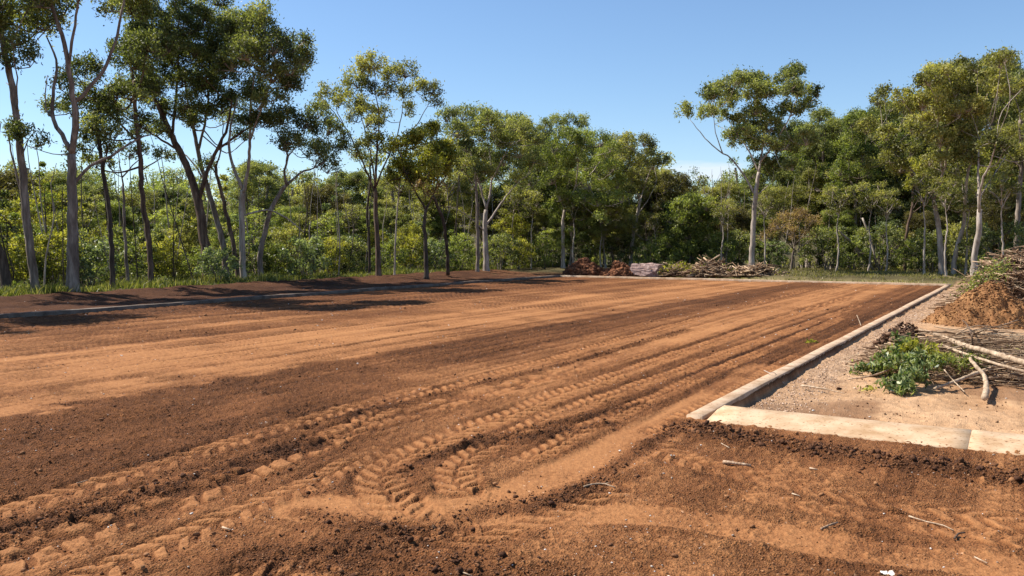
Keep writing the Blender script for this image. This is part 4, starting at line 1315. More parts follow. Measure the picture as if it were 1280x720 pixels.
# ---- shrubs along the grass and the forest edge
KS = Kinds()
KS.add('yellow', proto_shrub(2.2, 1.2, 'yellow', 201, .13, .06, tint=.5), 2.2)
KS.add('green', proto_shrub(1.8, 1.1, 'green', 202, .13, .06, tint=.5), 1.8)
KS.add('dark', proto_shrub(2.0, 1.2, 'dark', 203, .13, .06), 2.0)
KS.add('grey', proto_shrub(1.9, 1.0, 'grey', 204, .15, .075, tint=.6), 1.9)
KS.add('big', proto_shrub(3.0, 1.5, 'olive', 205, .15, .065, ncl=18, tint=.55), 3.0)
SHR = [   # px, distance, kind, scale, label
    (24, 30.5, 'yellow', .8, 'yellow green shrub between the two leftmost trunks'),
    (66, 31, 'yellow', .9, 'yellow green shrub left of the tall forked gum foot'),
    (-20, 31, 'green', .9, 'green shrub at the left edge behind the grass'),
    (112, 31.5, 'grey', .85, 'silvery leafed shrub right of the tall forked gum foot'),
    (128, 35, 'dark', 1.1, 'dark shrub behind the thin dark trunk'),
    (150, 33, 'green', .9, 'green shrub between the thin dark trunk and the sparse sapling'),
    (176, 36, 'dark', 1.1, 'dark shrub left of the slim brown gum foot'),
    (206, 34.5, 'yellow', .8, 'yellow green shrub right of the slim brown gum foot'),
    (226, 38, 'big', .8, 'large olive bush left of the thick brown trunk'),
    (246, 36, 'green', .7, 'green shrub touching the thick brown trunk'),
    (272, 33.2, 'grey', .72, 'bright silvery bush in front of the thick brown trunk'),
    (316, 38, 'dark', .9, 'dark shrub right of the white barked gum foot'),
    (340, 38, 'green', .8, 'green shrub right of the crooked gum foot'),
    (360, 40, 'big', .8, 'large olive bush between the crooked gum and the silvery bush'),
    (380, 37.5, 'grey', .95, 'rounded silvery bush midway between crooked and fan shaped gums'),
    (412, 41, 'yellow', .8, 'yellow green shrub right of the rounded silvery bush'),
    (436, 42, 'dark', .9, 'dark shrub left of the fan shaped gum foot'),
    (484, 44, 'green', .9, 'green shrub right of the fan shaped gum foot'),
    (510, 46, 'yellow', .9, 'yellow green shrub left of the yellowish gum foot'),
    (546, 46, 'grey', .9, 'silvery shrub between the yellowish gum stems'),
    (574, 47, 'green', 1.0, 'green shrub right of the yellowish gum foot'),
    (624, 49, 'dark', 1.0, 'dark shrub right of the broad olive gum foot'),
    (648, 50, 'yellow', .8, 'yellow green shrub midway to the soil heaps'),
    (680, 52, 'green', 1.0, 'green shrub just left of the soil heaps'),
    (770, 53, 'dark', 1.2, 'dark shrub behind the right soil heap'),
    (812, 50, 'green', .9, 'green shrub right behind the pink boulder'),
    (900, 50, 'green', 1.1, 'green shrub over the middle far brush heap'),
    (926, 51, 'dark', 1.1, 'dark shrub left of the lone white trunk foot'),
    (966, 51, 'grey', .9, 'silvery shrub right of the lone white trunk foot'),
    (1034, 49, 'dark', 1.2, 'dark shrub right of the rusty twiggy tree'),
    (1066, 48, 'green', 1.0, 'green shrub below the fallen pale limb'),
    (1100, 48, 'dark', 1.2, 'dark shrub left of the crooked brown stem'),
    (1150, 46, 'green', 1.0, 'green shrub right of the crooked brown stem'),
    (1166, 45, 'dark', 1.1, 'dark shrub left of the largest gum paired trunks'),
    (1206, 44, 'big', .9, 'olive bush between the pale paired trunks and twin limbed gum'),
    (1252, 40, 'dark', 1.2, 'dark shrub behind the tall brush heap'),
]
for px, d, kind, sc, lab in SHR:
    x = PD(px, 300, d)[0]
    zb = float(terrain(np.array([x]), np.array([float(d)]))[0]) + .1
    KS.put(kind, lab, (x, d, zb), rngm.uniform(0, 6.28), (sc, sc), 'shrubs along the forest edge')

# ---- pale dead limbs among the forest on the right
def dead_limb(label, pts, d, r, seed):
    rng = np.random.default_rng(seed)
    w = [PD(a, b, d + k_ * .25) for k_, (a, b) in enumerate(pts)]
    p = resample(w, .25)
    g = Geo()
    tube(g, p + rng.normal(0, .012, p.shape), r * np.sin(np.linspace(.12, 2.6, len(p))) ** .6, 7, .5, True, .05, rng)
    o = g.build('fallen_limb', BARK['pale'], None, p[0], True)
    o.location = p[0]
    tag(o, label, 'fallen limb')
dead_limb('pale fallen limb slanting down to the right in the right hand forest', [(1048, 288), (1066, 305), (1080, 322), (1094, 340)], 47.5, .09, 1)
dead_limb('pale forked limb leaning left against the bright leafed gum', [(1098, 336), (1088, 300), (1078, 272)], 48, .07, 2)

# ---- nobody could count these: undergrowth, and the wood on the slope far behind
def lumps(geo, C, rad, nl, L, W, tints, rng, flat=.7, droop=.3):
    cc = np.repeat(C, nl, 0)
    rr = np.repeat(rad, nl)[:, None]
    u = unit(rng.standard_normal((len(cc), 3))) * (rng.random((len(cc), 1)) ** .45)
    cc = cc + u * rr * np.array([1, 1, flat])
    leaf_quads(geo, cc, L, W, rng, droop, np.repeat(tints, nl), up=.4)

def undergrowth():
    rng = np.random.default_rng(301)
    C, rad, t = [], [], []
    n = 0
    while n < 700:
        s = rng.uniform(-12, 62)
        w = rng.uniform(-24, 50)
        back = s > LOT_L + 15 + rng.uniform(0, 2) and w < 12
        left = w > LOT_W + 6.6 + .045 * s + rng.uniform(0, 1.5) and w < LOT_W + 26
        corner = s > LOT_L + 11 and w >= 12
        if not (left or back or corner):
            continue
        p = L2W(s, w)
        if p[1] < 12 or abs(p[0] / p[1]) > .85:
            continue
        n += 1
        # a young stem with bunches of leaves up its height
        z0 = float(terrain(np.array([p[0]]), np.array([p[1]]))[0])
        H = .4 + 4.6 * rng.random() ** 2.0
        tt = rng.uniform(.15, .8)
        lean = rng.normal(0, .12, 2)
        for q in np.arange(.2, H, .42):
            r = (.56 - .30 * q / H) * rng.uniform(.6, 1.15)
            C.append([p[0] + lean[0] * q + rng.normal(0, .28), p[1] + lean[1] * q + rng.normal(0, .28), z0 + q])
            rad.append(r)
            t.append(tt + rng.normal(0, .1))
    C, rad, t = np.array(C), np.array(rad), np.array(t)
    S_, W_ = W2L(C[:, 0], C[:, 1])
    right = (W_ < 12)
    C[:, 2] = np.where(right, np.minimum(C[:, 2], terrain(C[:, 0], C[:, 1]) + rng.uniform(.1, 1.2, len(C))), C[:, 2])
    thin = right & (rng.random(len(C)) < .45)
    for k_, leaf in enumerate(('dark', 'green', 'olive', 'grey')):
        g = Geo()
        m = (np.floor(C[:, 0] * .7 + C[:, 1] * .31).astype(int) % 4 == k_) & ~thin
        if leaf in ('grey', 'green'):
            m &= ~right
        elif leaf == 'dark':
            m |= right & ~thin & (np.floor(C[:, 0] * .7 + C[:, 1] * .31).astype(int) % 4 == 1)
        lumps(g, C[m], rad[m] * .8, 95, .15, .065, t[m], rng)
        o = g.build('undergrowth', LEAF[leaf], None)
        o['kind'] = 'stuff'
        o['label'] = ('dark', 'green', 'olive', 'greyish')[k_] + ' leafy undergrowth filling the forest floor'

undergrowth()

def stems():
    rng = np.random.default_rng(311)
    for name, bk, n in (('pale stems', 'pale', 240), ('dark stems', 'dark', 190)):
        g = Geo()
        k_ = 0
        while k_ < n:
            s = rng.uniform(-10, 58)
            w = rng.uniform(-22, 42)
            back = s > LOT_L + 15 and w < 12
            left = w > LOT_W + 6.6 + .045 * s and w < LOT_W + 16
            if not (back or left or (s > LOT_L + 11 and w >= 12)):
                continue
            p = L2W(s, w)
            if p[1] < 20 or abs(p[0] / p[1]) > .75:
                continue
            k_ += 1
            z = float(terrain(np.array([p[0]]), np.array([p[1]]))[0])
            H = rng.uniform(2.5, 6.5)
            ln = rng.normal(0, .10, 2)
            pts = np.array([[p[0] + ln[0] * q * H + rng.normal(0, .05), p[1] + ln[1] * q * H, z - .1 + q * H] for q in (0, .3, .6, .85, 1)])
            r = rng.uniform(.018, .05)
            tube(g, resample(pts, .5), np.linspace(r, r * .3, len(resample(pts, .5))), 5, .5, False)
        o = g.build('undergrowth_stems', BARK[bk], None, None, True)
        o['kind'] = 'stuff'
        o['label'] = 'thin ' + name + ' of young trees in the undergrowth'

stems()

def far_wood():
    rng = np.random.default_rng(302)
    gs = {'dark': Geo(), 'olive': Geo(), 'green': Geo()}
    keys = list(gs)
    tr = Geo()
    for k_ in range(230):
        d = 72 + 190 * rng.random() ** 1.3
        a = rng.uniform(-.78, .78)
        x = d * a
        z = float(terrain(np.array([x]), np.array([d]))[0])
        H = rng.uniform(7.5, 11.5) * (1 if a < .05 else 1.15)
        Rc = rng.uniform(2.2, 3.6)
        n = 16
        u = unit(rng.standard_normal((n, 3)))
        u[:, 2] = np.abs(u[:, 2]) * 1.0
        c = np.array([x, d, z + H * .45]) + u * np.array([Rc, Rc, H * .5]) * (rng.random((n, 1)) ** .35)
        q = Rc * rng.uniform(.28, .48, n)
        L = .30 if d < 120 else .42
        lumps(gs[keys[k_ % 3]], c, q, 75 if d < 120 else 50, L, L * .5, np.clip(rng.uniform(.3, .75) + rng.normal(0, .12, n), 0, 1), rng, .75)
        p = np.array([[x, d, z - .3], [x + rng.normal(0, .3), d, z + H * .4], [x + rng.normal(0, .6), d, z + H * .8]])
        tube(tr, resample(p, 1.5), .14, 5, .5, False)
    for kk, g in gs.items():
        o = g.build('far_wood', LEAF[kk], None)
        o['kind'] = 'stuff'
        o['label'] = kk + ' crowns of the far wood on the rising slope'
    o = tr.build('far_wood_stems', BARK['grey'], None, None, True)
    o['kind'] = 'stuff'
    o['label'] = 'thin stems of the far wood'

far_wood()

# ---- grass
def grass_mat(name, c0, c1, c2):
    return leaf_mat(name, c0, c1, c2, trans=.4, rough=.5)
GRASS = grass_mat('grass_blades', (.055, .070, .016), (.130, .145, .032), (.33, .29, .12))
GRASSDRY = grass_mat('grass_blades_dry', (.10, .10, .03), (.20, .18, .06), (.34, .28, .13))

def blades(name, S, Wc, hgt, mat, rng, label, tint=.5, width=.012):
    P = A0[None, :] + S[:, None] * U + Wc[:, None] * V
    z = soil_fields(P[:, 0], P[:, 1])[0]
    n = len(P)
    b = np.stack([P[:, 0], P[:, 1], z - .01], 1)
    a = rng.uniform(0, 6.28, n)
    side = np.stack([np.cos(a), np.sin(a), np.zeros(n)], 1)
    lean = np.stack([rng.normal(0, .35, n), rng.normal(0, .35, n), np.ones(n)], 1)
    hh = (hgt * rng.uniform(.5, 1.3, n))[:, None]
    wd_ = (width * rng.uniform(.7, 1.5, n))[:, None]
    lean2 = lean + np.stack([rng.normal(0, .5, n), rng.normal(0, .5, n), np.zeros(n) - .1], 1)
    m = b + lean * hh * .55
    t = m + lean2 * hh * .45
    v = np.stack([b - side * wd_, b + side * wd_, m + side * wd_ * .7, m - side * wd_ * .7, t], 1).reshape(-1, 3)
    i = np.arange(n) * 5
    f4 = np.stack([i, i + 1, i + 2, i + 3], 1)
    f3 = np.stack([i + 3, i + 2, i + 4], 1)
    g = Geo()
    g.add(v, f4, f3, np.repeat(np.clip(tint + rng.normal(0, .3, n), 0, 1), 5))
    o = g.build(name, mat, None)
    o['kind'] = 'stuff'
    o['label'] = label
    return o

def grass():
    rng = np.random.default_rng(401)
    n = 90000
    s = rng.uniform(-8, 46, n)
    w = LOT_W + 5.0 + .045 * s + rng.random(n) ** 1.4 * 4.2 + rng.normal(0, .18, n)
    P = A0[None, :] + s[:, None] * U + w[:, None] * V
    dn = fbm(P[:, 0], P[:, 1], .55, 3, 402)
    keep = rng.random(n) < np.clip(.45 + 1.4 * dn, .03, 1)
    hg = np.clip(.20 + .22 * fbm(P[:, 0], P[:, 1], .45, 3, 403), .07, .5)
    blades('grass', s[keep], w[keep], hg[keep], GRASS, rng, 'rough green grass verge below the left row of trees', .5)
    n = 30000
    s = LOT_L + .6 + rng.random(n) * 16
    w = rng.uniform(-9, 11.5, n)
    P = A0[None, :] + s[:, None] * U + w[:, None] * V
    dn = fbm(P[:, 0], P[:, 1], .5, 3, 404) + .25 * smooth(LOT_L + 2, LOT_L + 7, s) - .25 * smooth(5, 8, w)
    keep = rng.random(n) < np.clip(.30 + .9 * dn, .02, 1)
    blades('dry_grass', s[keep], w[keep], np.full(keep.sum(), .12), GRASSDRY, rng, 'thin yellowish grass strip before the right hand forest', .5, .014)

grass()
# ================================================================== HEAPS, BRUSH, STICKS, STONES
def ico():
    t = (1 + 5 ** .5) / 2
    v = unit(np.array([(-1, t, 0), (1, t, 0), (-1, -t, 0), (1, -t, 0), (0, -1, t), (0, 1, t), (0, -1, -t), (0, 1, -t), (t, 0, -1), (t, 0, 1), (-t, 0, -1), (-t, 0, 1)], float))
    f = np.array([(0, 11, 5), (0, 5, 1), (0, 1, 7), (0, 7, 10), (0, 10, 11), (1, 5, 9), (5, 11, 4), (11, 10, 2), (10, 7, 6), (7, 1, 8),
                  (3, 9, 4), (3, 4, 2), (3, 2, 6), (3, 6, 8), (3, 8, 9), (4, 9, 5), (2, 4, 11), (6, 2, 10), (8, 6, 7), (9, 8, 1)])
    return v, f
ICO_V, ICO_F = ico()

def rocks(geo, c, r, rng, flat=.7, tint=.5, rough=.28):
    """irregular lumps at centres c with radii r"""
    n = len(c)
    v = ICO_V[None] * (1 + rough * rng.standard_normal((n, 12, 1)))
    v = v * np.stack([rng.uniform(.7, 1.3, n), rng.uniform(.7, 1.3, n), rng.uniform(.75, 1.2, n) * flat], 1)[:, None, :]
    a = rng.uniform(0, 6.28, n)
    ca, sa = np.cos(a)[:, None], np.sin(a)[:, None]
    x = v[..., 0] * ca - v[..., 1] * sa
    y = v[..., 0] * sa + v[..., 1] * ca
    v = np.stack([x, y, v[..., 2]], -1) * np.asarray(r)[:, None, None] + c[:, None, :]
    f = (ICO_F[None] + 12 * np.arange(n)[:, None, None]).reshape(-1, 3)
    geo.add(v.reshape(-1, 3), None, f, np.repeat(np.broadcast_to(tint, (n,)), 12))

SOILC = tint_mat('soil_clods', (.060, .024, .011), (.17, .072, .029), (.36, .175, .075), scale=60, bump=.5)
REDSOIL = tint_mat('red_soil', (.055, .019, .010), (.15, .056, .024), (.27, .115, .05), scale=22, bump=.7, dist=.03)
MULCH = tint_mat('orange_mulch', (.10, .042, .016), (.215, .098, .036), (.38, .20, .08), scale=30, bump=.5)
STONE = tint_mat('pale_chips', (.30, .23, .17), (.50, .42, .34), (.74, .68, .60), scale=60, bump=.2)
GRIT = tint_mat('grit', (.26, .155, .09), (.46, .30, .19), (.64, .47, .34), scale=60, bump=.2)
WOOD = tint_mat('weathered_sticks', (.10, .055, .03), (.27, .17, .10), (.50, .36, .23), scale=18, bump=.5)
DEADLEAF = tint_mat('dead_leaves', (.05, .024, .014), (.14, .075, .042), (.30, .19, .12), scale=25, bump=.3)
STICK = bark_mat('stick_bark', (.13, .075, .045), (.34, .22, .135), (.56, .42, .29), sc=6)
STICKD = bark_mat('stick_bark_dark', (.05, .03, .02), (.12, .075, .05), (.25, .17, .11), sc=6)

def scatter_clods():
    rng = np.random.default_rng(501)
    # clods over the loose soil, dense close by
    n = 420000
    d = 4.0 * (26 / 4.0) ** (rng.random(n) ** 1.25)
    a = rng.uniform(-.72, .72, n)
    x, y = d * a, d
    s, w = W2L(x, y)
    ok = (w < LOT_W - .1) & ((w > .05) | (s < -.25))
    x, y = x[ok], y[ok]
    h, c, k, _ = soil_fields(x, y)
    keep = rng.random(len(x)) < np.clip(1.05 - 1.35 * k, .06, 1) ** 1.5 * np.clip(.65 + 1.2 * perlin(x * 1.7, y * 1.7, 502), .1, 1)
    x, y, h, k = x[keep], y[keep], h[keep], k[keep]
    u = rng.random(len(x))
    r = .0026 + .0042 * u ** 2 + .011 * (u > .985) * rng.random(len(x)) ** 2
    r = r * (1 + .05 * (np.hypot(x, y) - 5).clip(0, 20))
    g = Geo()
    rocks(g, np.stack([x, y, h + r * .35], 1), r, rng, .8, np.clip(.28 + .55 * k + rng.normal(0, .14, len(x)), 0, 1))
    # rows of bigger clods
    for pts, hw, hh in CLODROWS:
        L = np.linalg.norm(np.diff(pts, axis=0), axis=1).sum()
        m = int(L * hw * 2 * (1000 if hh > .06 else 420))
        q = rng.integers(0, len(pts) - 1, m)
        t = rng.random((m, 1))
        p = pts[q] * (1 - t) + pts[q + 1] * t
        e = unit(pts[np.minimum(q + 1, len(pts) - 1)] - pts[q])
        off = rng.normal(0, .55 * hw, m)
        p = p + np.stack([-e[:, 1], e[:, 0]], 1) * off[:, None]
        ss, ww = W2L(p[:, 0], p[:, 1])
        ok = ((ww > .05) | (ss < -.2)) & (p[:, 1] > 3.2)
        p = p[ok]
        hz = soil_fields(p[:, 0], p[:, 1])[0]
        u = rng.random(len(p))
        rr = (.0038 + .008 * u ** 2 + .012 * (u > .96) * rng.random(len(p))) * (.8 + hh * 7)
        rocks(g, np.stack([p[:, 0], p[:, 1], hz + rr * .45], 1), rr, rng, .85, np.clip(rng.normal(.30, .14, len(p)), 0, 1))
    o = g.build('soil_clods', SOILC, None)
    o['kind'] = 'stuff'
    o['label'] = 'dark crumbly soil clods scattered over the graded lot'

    # pale chips and stones
    g = Geo()
    n = 5200
    d = 4.0 * (34 / 4.0) ** rng.random(n)
    a = rng.uniform(-.72, .72, n)
    x, y = d * a, d
    s, w = W2L(x, y)
    ok = (w < LOT_W + 4) & (rng.random(n) < np.clip(.35 + .8 * perlin(x * .8, y * .8, 505), .06, 1)) & (s < LOT_L)
    x, y = x[ok], y[ok]
    h = soil_fields(x, y)[0]
    u = rng.random(len(x))
    r = (.0028 + .006 * u ** 3) * (1 + .06 * (np.hypot(x, y) - 5).clip(0, 20))
    rocks(g, np.stack([x, y, h + r * .4], 1), r, rng, .6, rng.random(len(x)))
    o = g.build('pale_stone_chips', STONE, None)
    o['kind'] = 'stuff'
    o['label'] = 'tiny pale stone chips strewn over the soil'

    # grit beside the long kerb, and dark crumbs on the sand
    g = Geo()
    n = 8000
    s = rng.uniform(.4, 26, n) ** 1.0
    s = .4 + 25 * rng.random(n) ** 1.7
    w = -.26 - np.abs(rng.normal(0, .36, n))
    p = A0[None] + s[:, None] * U + w[:, None] * V
    h = soil_fields(p[:, 0], p[:, 1])[0]
    r = (.0035 + .007 * rng.random(n) ** 2) * (1 + .03 * s)
    rocks(g, np.stack([p[:, 0], p[:, 1], h + r * .3], 1), r, rng, .7, rng.random(n))
    o = g.build('grit', GRIT, None)
    o['kind'] = 'stuff'
    o['label'] = 'greyish pink grit lying along the sandy side of the long kerb'
    g = Geo()
    n = 4200
    s = .45 + 18 * rng.random(n) ** 1.6
    w = -.4 - 9 * rng.random(n)
    p = A0[None] + s[:, None] * U + w[:, None] * V
    ok = rng.random(n) < np.clip(.3 + 1.2 * fbm(p[:, 0], p[:, 1], 1.1, 2, 507), .03, 1)
    p = p[ok]
    h = soil_fields(p[:, 0], p[:, 1])[0]
    u = rng.random(len(p))
    r = .005 + .009 * u ** 2 + .014 * (u > .985)
    rocks(g, np.stack([p[:, 0], p[:, 1], h + r * .4], 1), r, rng, .8, rng.uniform(0, .5, len(p)))
    o = g.build('dark_crumbs', SOILC, None)
    o['kind'] = 'stuff'
    o['label'] = 'dark soil crumbs spilled on the sandy ground'

scatter_clods()

# ---- soil heaps
def heap(name, label, cat, c, rx, ry, H, mat, seed, lump=.05, nl=2500, power=1.0, chips=False, res=70, rel=.18, group=None, tint=.5):
    """a cone-like heap with uneven slopes and loose lumps on it"""
    rng = np.random.default_rng(seed)
    ang = np.linspace(0, 2 * np.pi, res * 2, endpoint=False)
    rad = np.linspace(0, 1, res)
    A, B = np.meshgrid(ang, rad)
    ext = 1 + .16 * perlin(np.cos(A) * 1.3 + 5, np.sin(A) * 1.3, seed) + .06 * perlin(np.cos(A) * 4, np.sin(A) * 4, seed + 1)
    X = B * rx * np.cos(A) * ext
    Y = B * ry * np.sin(A) * ext
    z0 = np.clip(1 - B, 0, 1) ** power
    z0 = z0 * (1 - .06 * np.exp(-(B / .10) ** 2))
    Z = H * z0 * (1 + rel * fbm(X, Y, 1.6 / max(rx, .3), 3, seed + 2)) + H * .10 * fbm(X, Y, 5 / max(rx, .3), 4, seed + 3) * np.minimum(1, (1 - B) * 4) - .05 * B
    P = np.stack([X, Y, Z], -1).reshape(-1, 3)
    n2 = res * 2
    i = np.arange(res - 1)[:, None] * n2
    j = np.arange(n2)[None, :]
    j2 = (j + 1) % n2
    f = np.stack([i + j, i + n2 + j, i + n2 + j2, i + j2], -1).reshape(-1, 4)
    root = thing(name, label, cat, c, group)
    g = Geo()
    g.add(P, f[:, ::-1], None, np.clip(tint + .25 * fbm(P[:, 0], P[:, 1], 3, 3, seed + 5), 0, 1))
    q = rng.integers(n2, len(P), nl)
    q = q[rng.random(len(q)) < (.35 + .65 * B.reshape(-1)[q])]
    cc = P[q] + rng.normal(0, .01, (len(q), 3))
    u = rng.random(len(q))
    r = lump * (.25 + .5 * u ** 2 + .6 * (u > .96) * rng.random(len(q)))
    if chips:
        leaf_quads(g, cc + np.array([0, 0, .012]), lump * 1.7, lump * .8, rng, 0, np.clip(rng.normal(.5, .22, len(cc)), 0, 1), up=1.2)
    rocks(g, cc, r * (.7 if chips else 1), rng, .8, np.clip(rng.normal(tint, .2, len(q)), 0, 1))
    g.build('mound', mat, root)
    return root

def zat(x, y):
    return float(soil_fields(np.array([float(x)]), np.array([float(y)]))[0][0])

p = G(735, 347)
heap('soil_heap', 'left of two dark red soil heaps before the forest, the taller one', 'soil heap', (p[0], 43.6, zat(p[0], 43.6) - .03), 1.15, 1.0, .86, REDSOIL, 601, .13, 2600, .62, rel=.35)
p = G(777, 347)
heap('soil_heap', 'right of two dark red soil heaps, beside the pink boulder', 'soil heap', (PD(775, 347, 42.6)[0], 42.6, zat(p[0], 42.6) - .03), .95, .9, .70, REDSOIL, 611, .12, 2200, .62, rel=.4)
heap('soil_heap', 'cone of loose orange brown soil on the sandy ground by the tall brush heap', 'soil heap',
     (PD(1234, 400, 18.6)[0], 18.6, zat(PD(1234, 400, 18.6)[0], 18.6) - .03), 1.32, 1.2, .98, MULCH, 621, .030, 11000, .95, False, 120, .10)

# ---- pink boulder / slab
def boulder():
    rng = np.random.default_rng(631)
    d = 42.2
    c = PD(808, 347, d)
    me = [(-.85, -.25, .12), (-.30, -.50, .0), (.55, -.42, .0), (1.0, .1, .05), (.95, .6, .1), (-.6, .55, .05),
          (-1.0, -.1, .45), (-.80, .0, .72), (.25, -.02, .76), (.70, -.30, .70), (1.05, .25, .66), (.9, .6, .6), (-.7, .55, .66), (.40, -.52, .30)]
    v = np.array(me)
    import bmesh
    bm = bmesh.new()
    for q in v:
        bm.verts.new(q)
    bmesh.ops.convex_hull(bm, input=bm.verts)
    bmesh.ops.triangulate(bm, faces=bm.faces)
    bmesh.ops.subdivide_edges(bm, edges=bm.edges, cuts=5, use_grid_fill=True)
    for q in bm.verts:
        s_ = np.array(q.co)
        n_ = fbm(np.array([s_[0] + s_[2] * .7]), np.array([s_[1] - s_[2]]), 3.2, 4, 632)[0]
        q.co += Vector(unit(s_ - np.array([0, 0, .4]))) * float(n_) * .085
    for q in bm.verts:
        q.co *= .84
    m = bpy.data.meshes.new('boulder')
    bm.to_mesh(m)
    bm.free()
    m.materials.append(bark_mat('pink_stone', (.20, .12, .095), (.36, .24, .20), (.52, .39, .33), sc=1.6, bump=.6))
    o = bpy.data.objects.new('boulder', m)
    col.objects.link(o)
    o.location = (c[0], d, zat(c[0], d) + .02)
    tag(o, 'flat topped pinkish boulder between the red soil heap and the far brush', 'boulder')
boulder()

# ---- brush heaps
def stick_cloud(geo, n, fx, rng, Lr, rr, flat=.25, ns=5):
    """n bent sticks; fx(rng) gives a point inside the heap"""
    for _ in range(n):
        c = fx(rng)
        a = rng.uniform(0, 6.28)
        L = rng.uniform(*Lr)
        e = rng.normal(0, flat)
        dv = np.array([math.cos(a), math.sin(a), e]) * L * .5
        b = rng.normal(0, .08 * L, 3)
        p = resample([c - dv, c + b * .6, c + dv + rng.normal(0, .05 * L, 3)], L / 4)
        p[:, 2] = np.maximum(p[:, 2], .01)
        r = rng.uniform(*rr)
        tube(geo, p, np.linspace(r, r * .35, len(p)), ns, rng.uniform(.15, .95), True)

def dome(rx, ry, H):
    def f(rng):
        a = rng.uniform(0, 6.28)
        q = math.sqrt(rng.random())
        z = H * (1 - q ** 1.6) * rng.random() ** .6
        return np.array([math.cos(a) * rx * q, math.sin(a) * ry * q, z + .03])
    return f

def brush(label, c, rx, ry, H, n, seed, Lr, rr, leaves, leafmat, core=True, dead=0, top_sticks=()):
    rng = np.random.default_rng(seed)
    root = thing('brush_heap', label, 'brush heap', c)
    g = Geo()
    stick_cloud(g, n, dome(rx, ry, H), rng, Lr, rr)
    o = g.build('branches', WOOD, root)
    if core:
        g = Geo()
        f = dome(rx * .85, ry * .85, H * .8)
        cc = np.array([f(rng) for _ in range(900)])
        leaf_quads(g, cc, .22, .12, rng, 0, rng.uniform(0, .6, len(cc)))
        g.build('litter', DEADLEAF, root)
    if dead:
        g = Geo()
        f = dome(rx, ry, H)
        cc = np.array([f(rng) for _ in range(dead)])
        leaf_quads(g, cc, .10, .05, rng, .2, rng.uniform(.2, 1, len(cc)))
        g.build('dead_leaves', DEADLEAF, root)
    if leaves:
        g = Geo()
        f = dome(rx * 1.02, ry * 1.02, H)
        hub = np.array([f(rng) for _ in range(max(4, leaves // 70))])
        cc = hub[rng.integers(0, len(hub), leaves)] + rng.normal(0, .14, (leaves, 3))
        cc[:, 2] = np.abs(cc[:, 2])
        leaf_quads(g, cc, .13, .055, rng, .2, rng.uniform(.3, .9, leaves))
        g.build('foliage', LEAF[leafmat], root)
    return root

def at_d(px, d):
    x = PD(px, 300, d)[0]
    return (x, d, zat(x, d))

brush('left low far brush heap with yellowish leaves beside the boulder', at_d(848, 42.0), .9, .7, .50, 130, 701, (.5, 1.3), (.012, .035), 900, 'yellow', dead=500)
brush('middle far brush heap of pale tangled branches, the tallest of the three', at_d(888, 41.6), 1.15, .8, .78, 260, 702, (.6, 1.6), (.014, .045), 200, 'yellow', dead=900)
brush('right low far brush heap near the lone white trunk', at_d(944, 41.0), 1.25, .7, .48, 210, 703, (.6, 1.6), (.012, .04), 150, 'yellow', dead=900)
brush('tall brush heap of brown twigs behind the orange soil cone', at_d(1276, 22.2), 1.5, 1.3, 1.62, 1500, 704, (.4, 1.3), (.006, .022), 0, 'cut', dead=5200)
def green_spray():
    rng = np.random.default_rng(705)
    d = 20.4
    c0 = np.array(at_d(1232, d))
    root = thing('leafy_branch', 'leafy green branch hanging off the left of the tall brush heap', 'branch', c0)
    w = [PD(1258, 330, d + .3), PD(1240, 338, d), PD(1225, 348, d - .1), PD(1206, 362, d - .1)]
    p = resample(w, .1) - c0
    g = Geo()
    tube(g, p, np.linspace(.018, .006, len(p)), 5)
    g.build('stem', WOOD, root)
    g = Geo()
    cc = p[rng.integers(0, len(p), 560)] + rng.normal(0, 1, (560, 3)) * np.array([.13, .16, .10])
    leaf_quads(g, cc, .085, .036, rng, .5, rng.uniform(.1, .8, 560))
    g.build('foliage', LEAF['green'], root)
green_spray()

def stick(name, label, pts, r0, r1, mat, cat='branch', seed=1, z0=None, ns=8, twigs=()):
    """pts: (px, py, height above the local ground)"""
    rng = np.random.default_rng(seed)
    w = []
    for a, b, h in pts:
        q = G(a, b, h - .06 if b < 520 and a > 880 else h)
        w.append(q)
    p = resample(w, .05)
    p = p + rng.normal(0, r0 * .10, p.shape)
    g = Geo()
    tube(g, p, np.linspace(r0, r1, len(p)), ns, .5, True, .06, rng)
    for tw in twigs:
        ww = [G(a, b, h - .06 if b < 520 and a > 880 else h) for a, b, h in tw]
        pp = resample(ww, .05)
        tube(g, pp, np.linspace(r1 * .8, r1 * .4, len(pp)), 5, .5, True)
    o = g.build(name, mat, None, p[0], True)
    o.location = p[0]
    tag(o, label, cat)
    return o

# front brush heap: prominent branches each on its own, the tangle below as one heap
cb = np.array(G(1205, 462, -.06))
stick('cut_branch', 'long pale branch lying across the top of the front brush heap', [(1150, 412, .42), (1178, 421, .42), (1206, 432, .40), (1240, 441, .36), (1290, 456, .30), (1350, 470, .2)], .026, .040, BARK['bleached'], seed=1)
stick('cut_branch', 'straight pale branch propped low under the thick bent one', [(1168, 486, .02), (1196, 476, .08), (1228, 464, .14), (1264, 452, .20)], .018, .030, BARK['bleached'], seed=2)
stick('cut_branch', 'thick bent branch with its sawn end on the sandy ground', [(1212, 448, .30), (1222, 460, .22), (1231, 471, .13), (1233, 484, .07), (1231, 497, .04)], .020, .038, BARK['bleached'], seed=3)
stick('cut_branch', 'thin pale stick slanting down from the green leaves to the ground', [(1180, 462, .22), (1192, 476, .10), (1206, 490, .02)], .008, .006, BARK['bleached'], seed=4)
stick('cut_branch', 'dark curved twig standing up out of the front brush heap', [(1216, 432, .40), (1214, 418, .55), (1209, 406, .62), (1203, 400, .66)], .012, .007, STICKD, seed=5)
stick('cut_branch', 'brown stick reaching out left below the green leaves', [(1060, 474, .01), (1078, 472, .04), (1096, 468, .08), (1112, 462, .12), (1122, 456, .16)], .010, .014, STICK, seed=6)
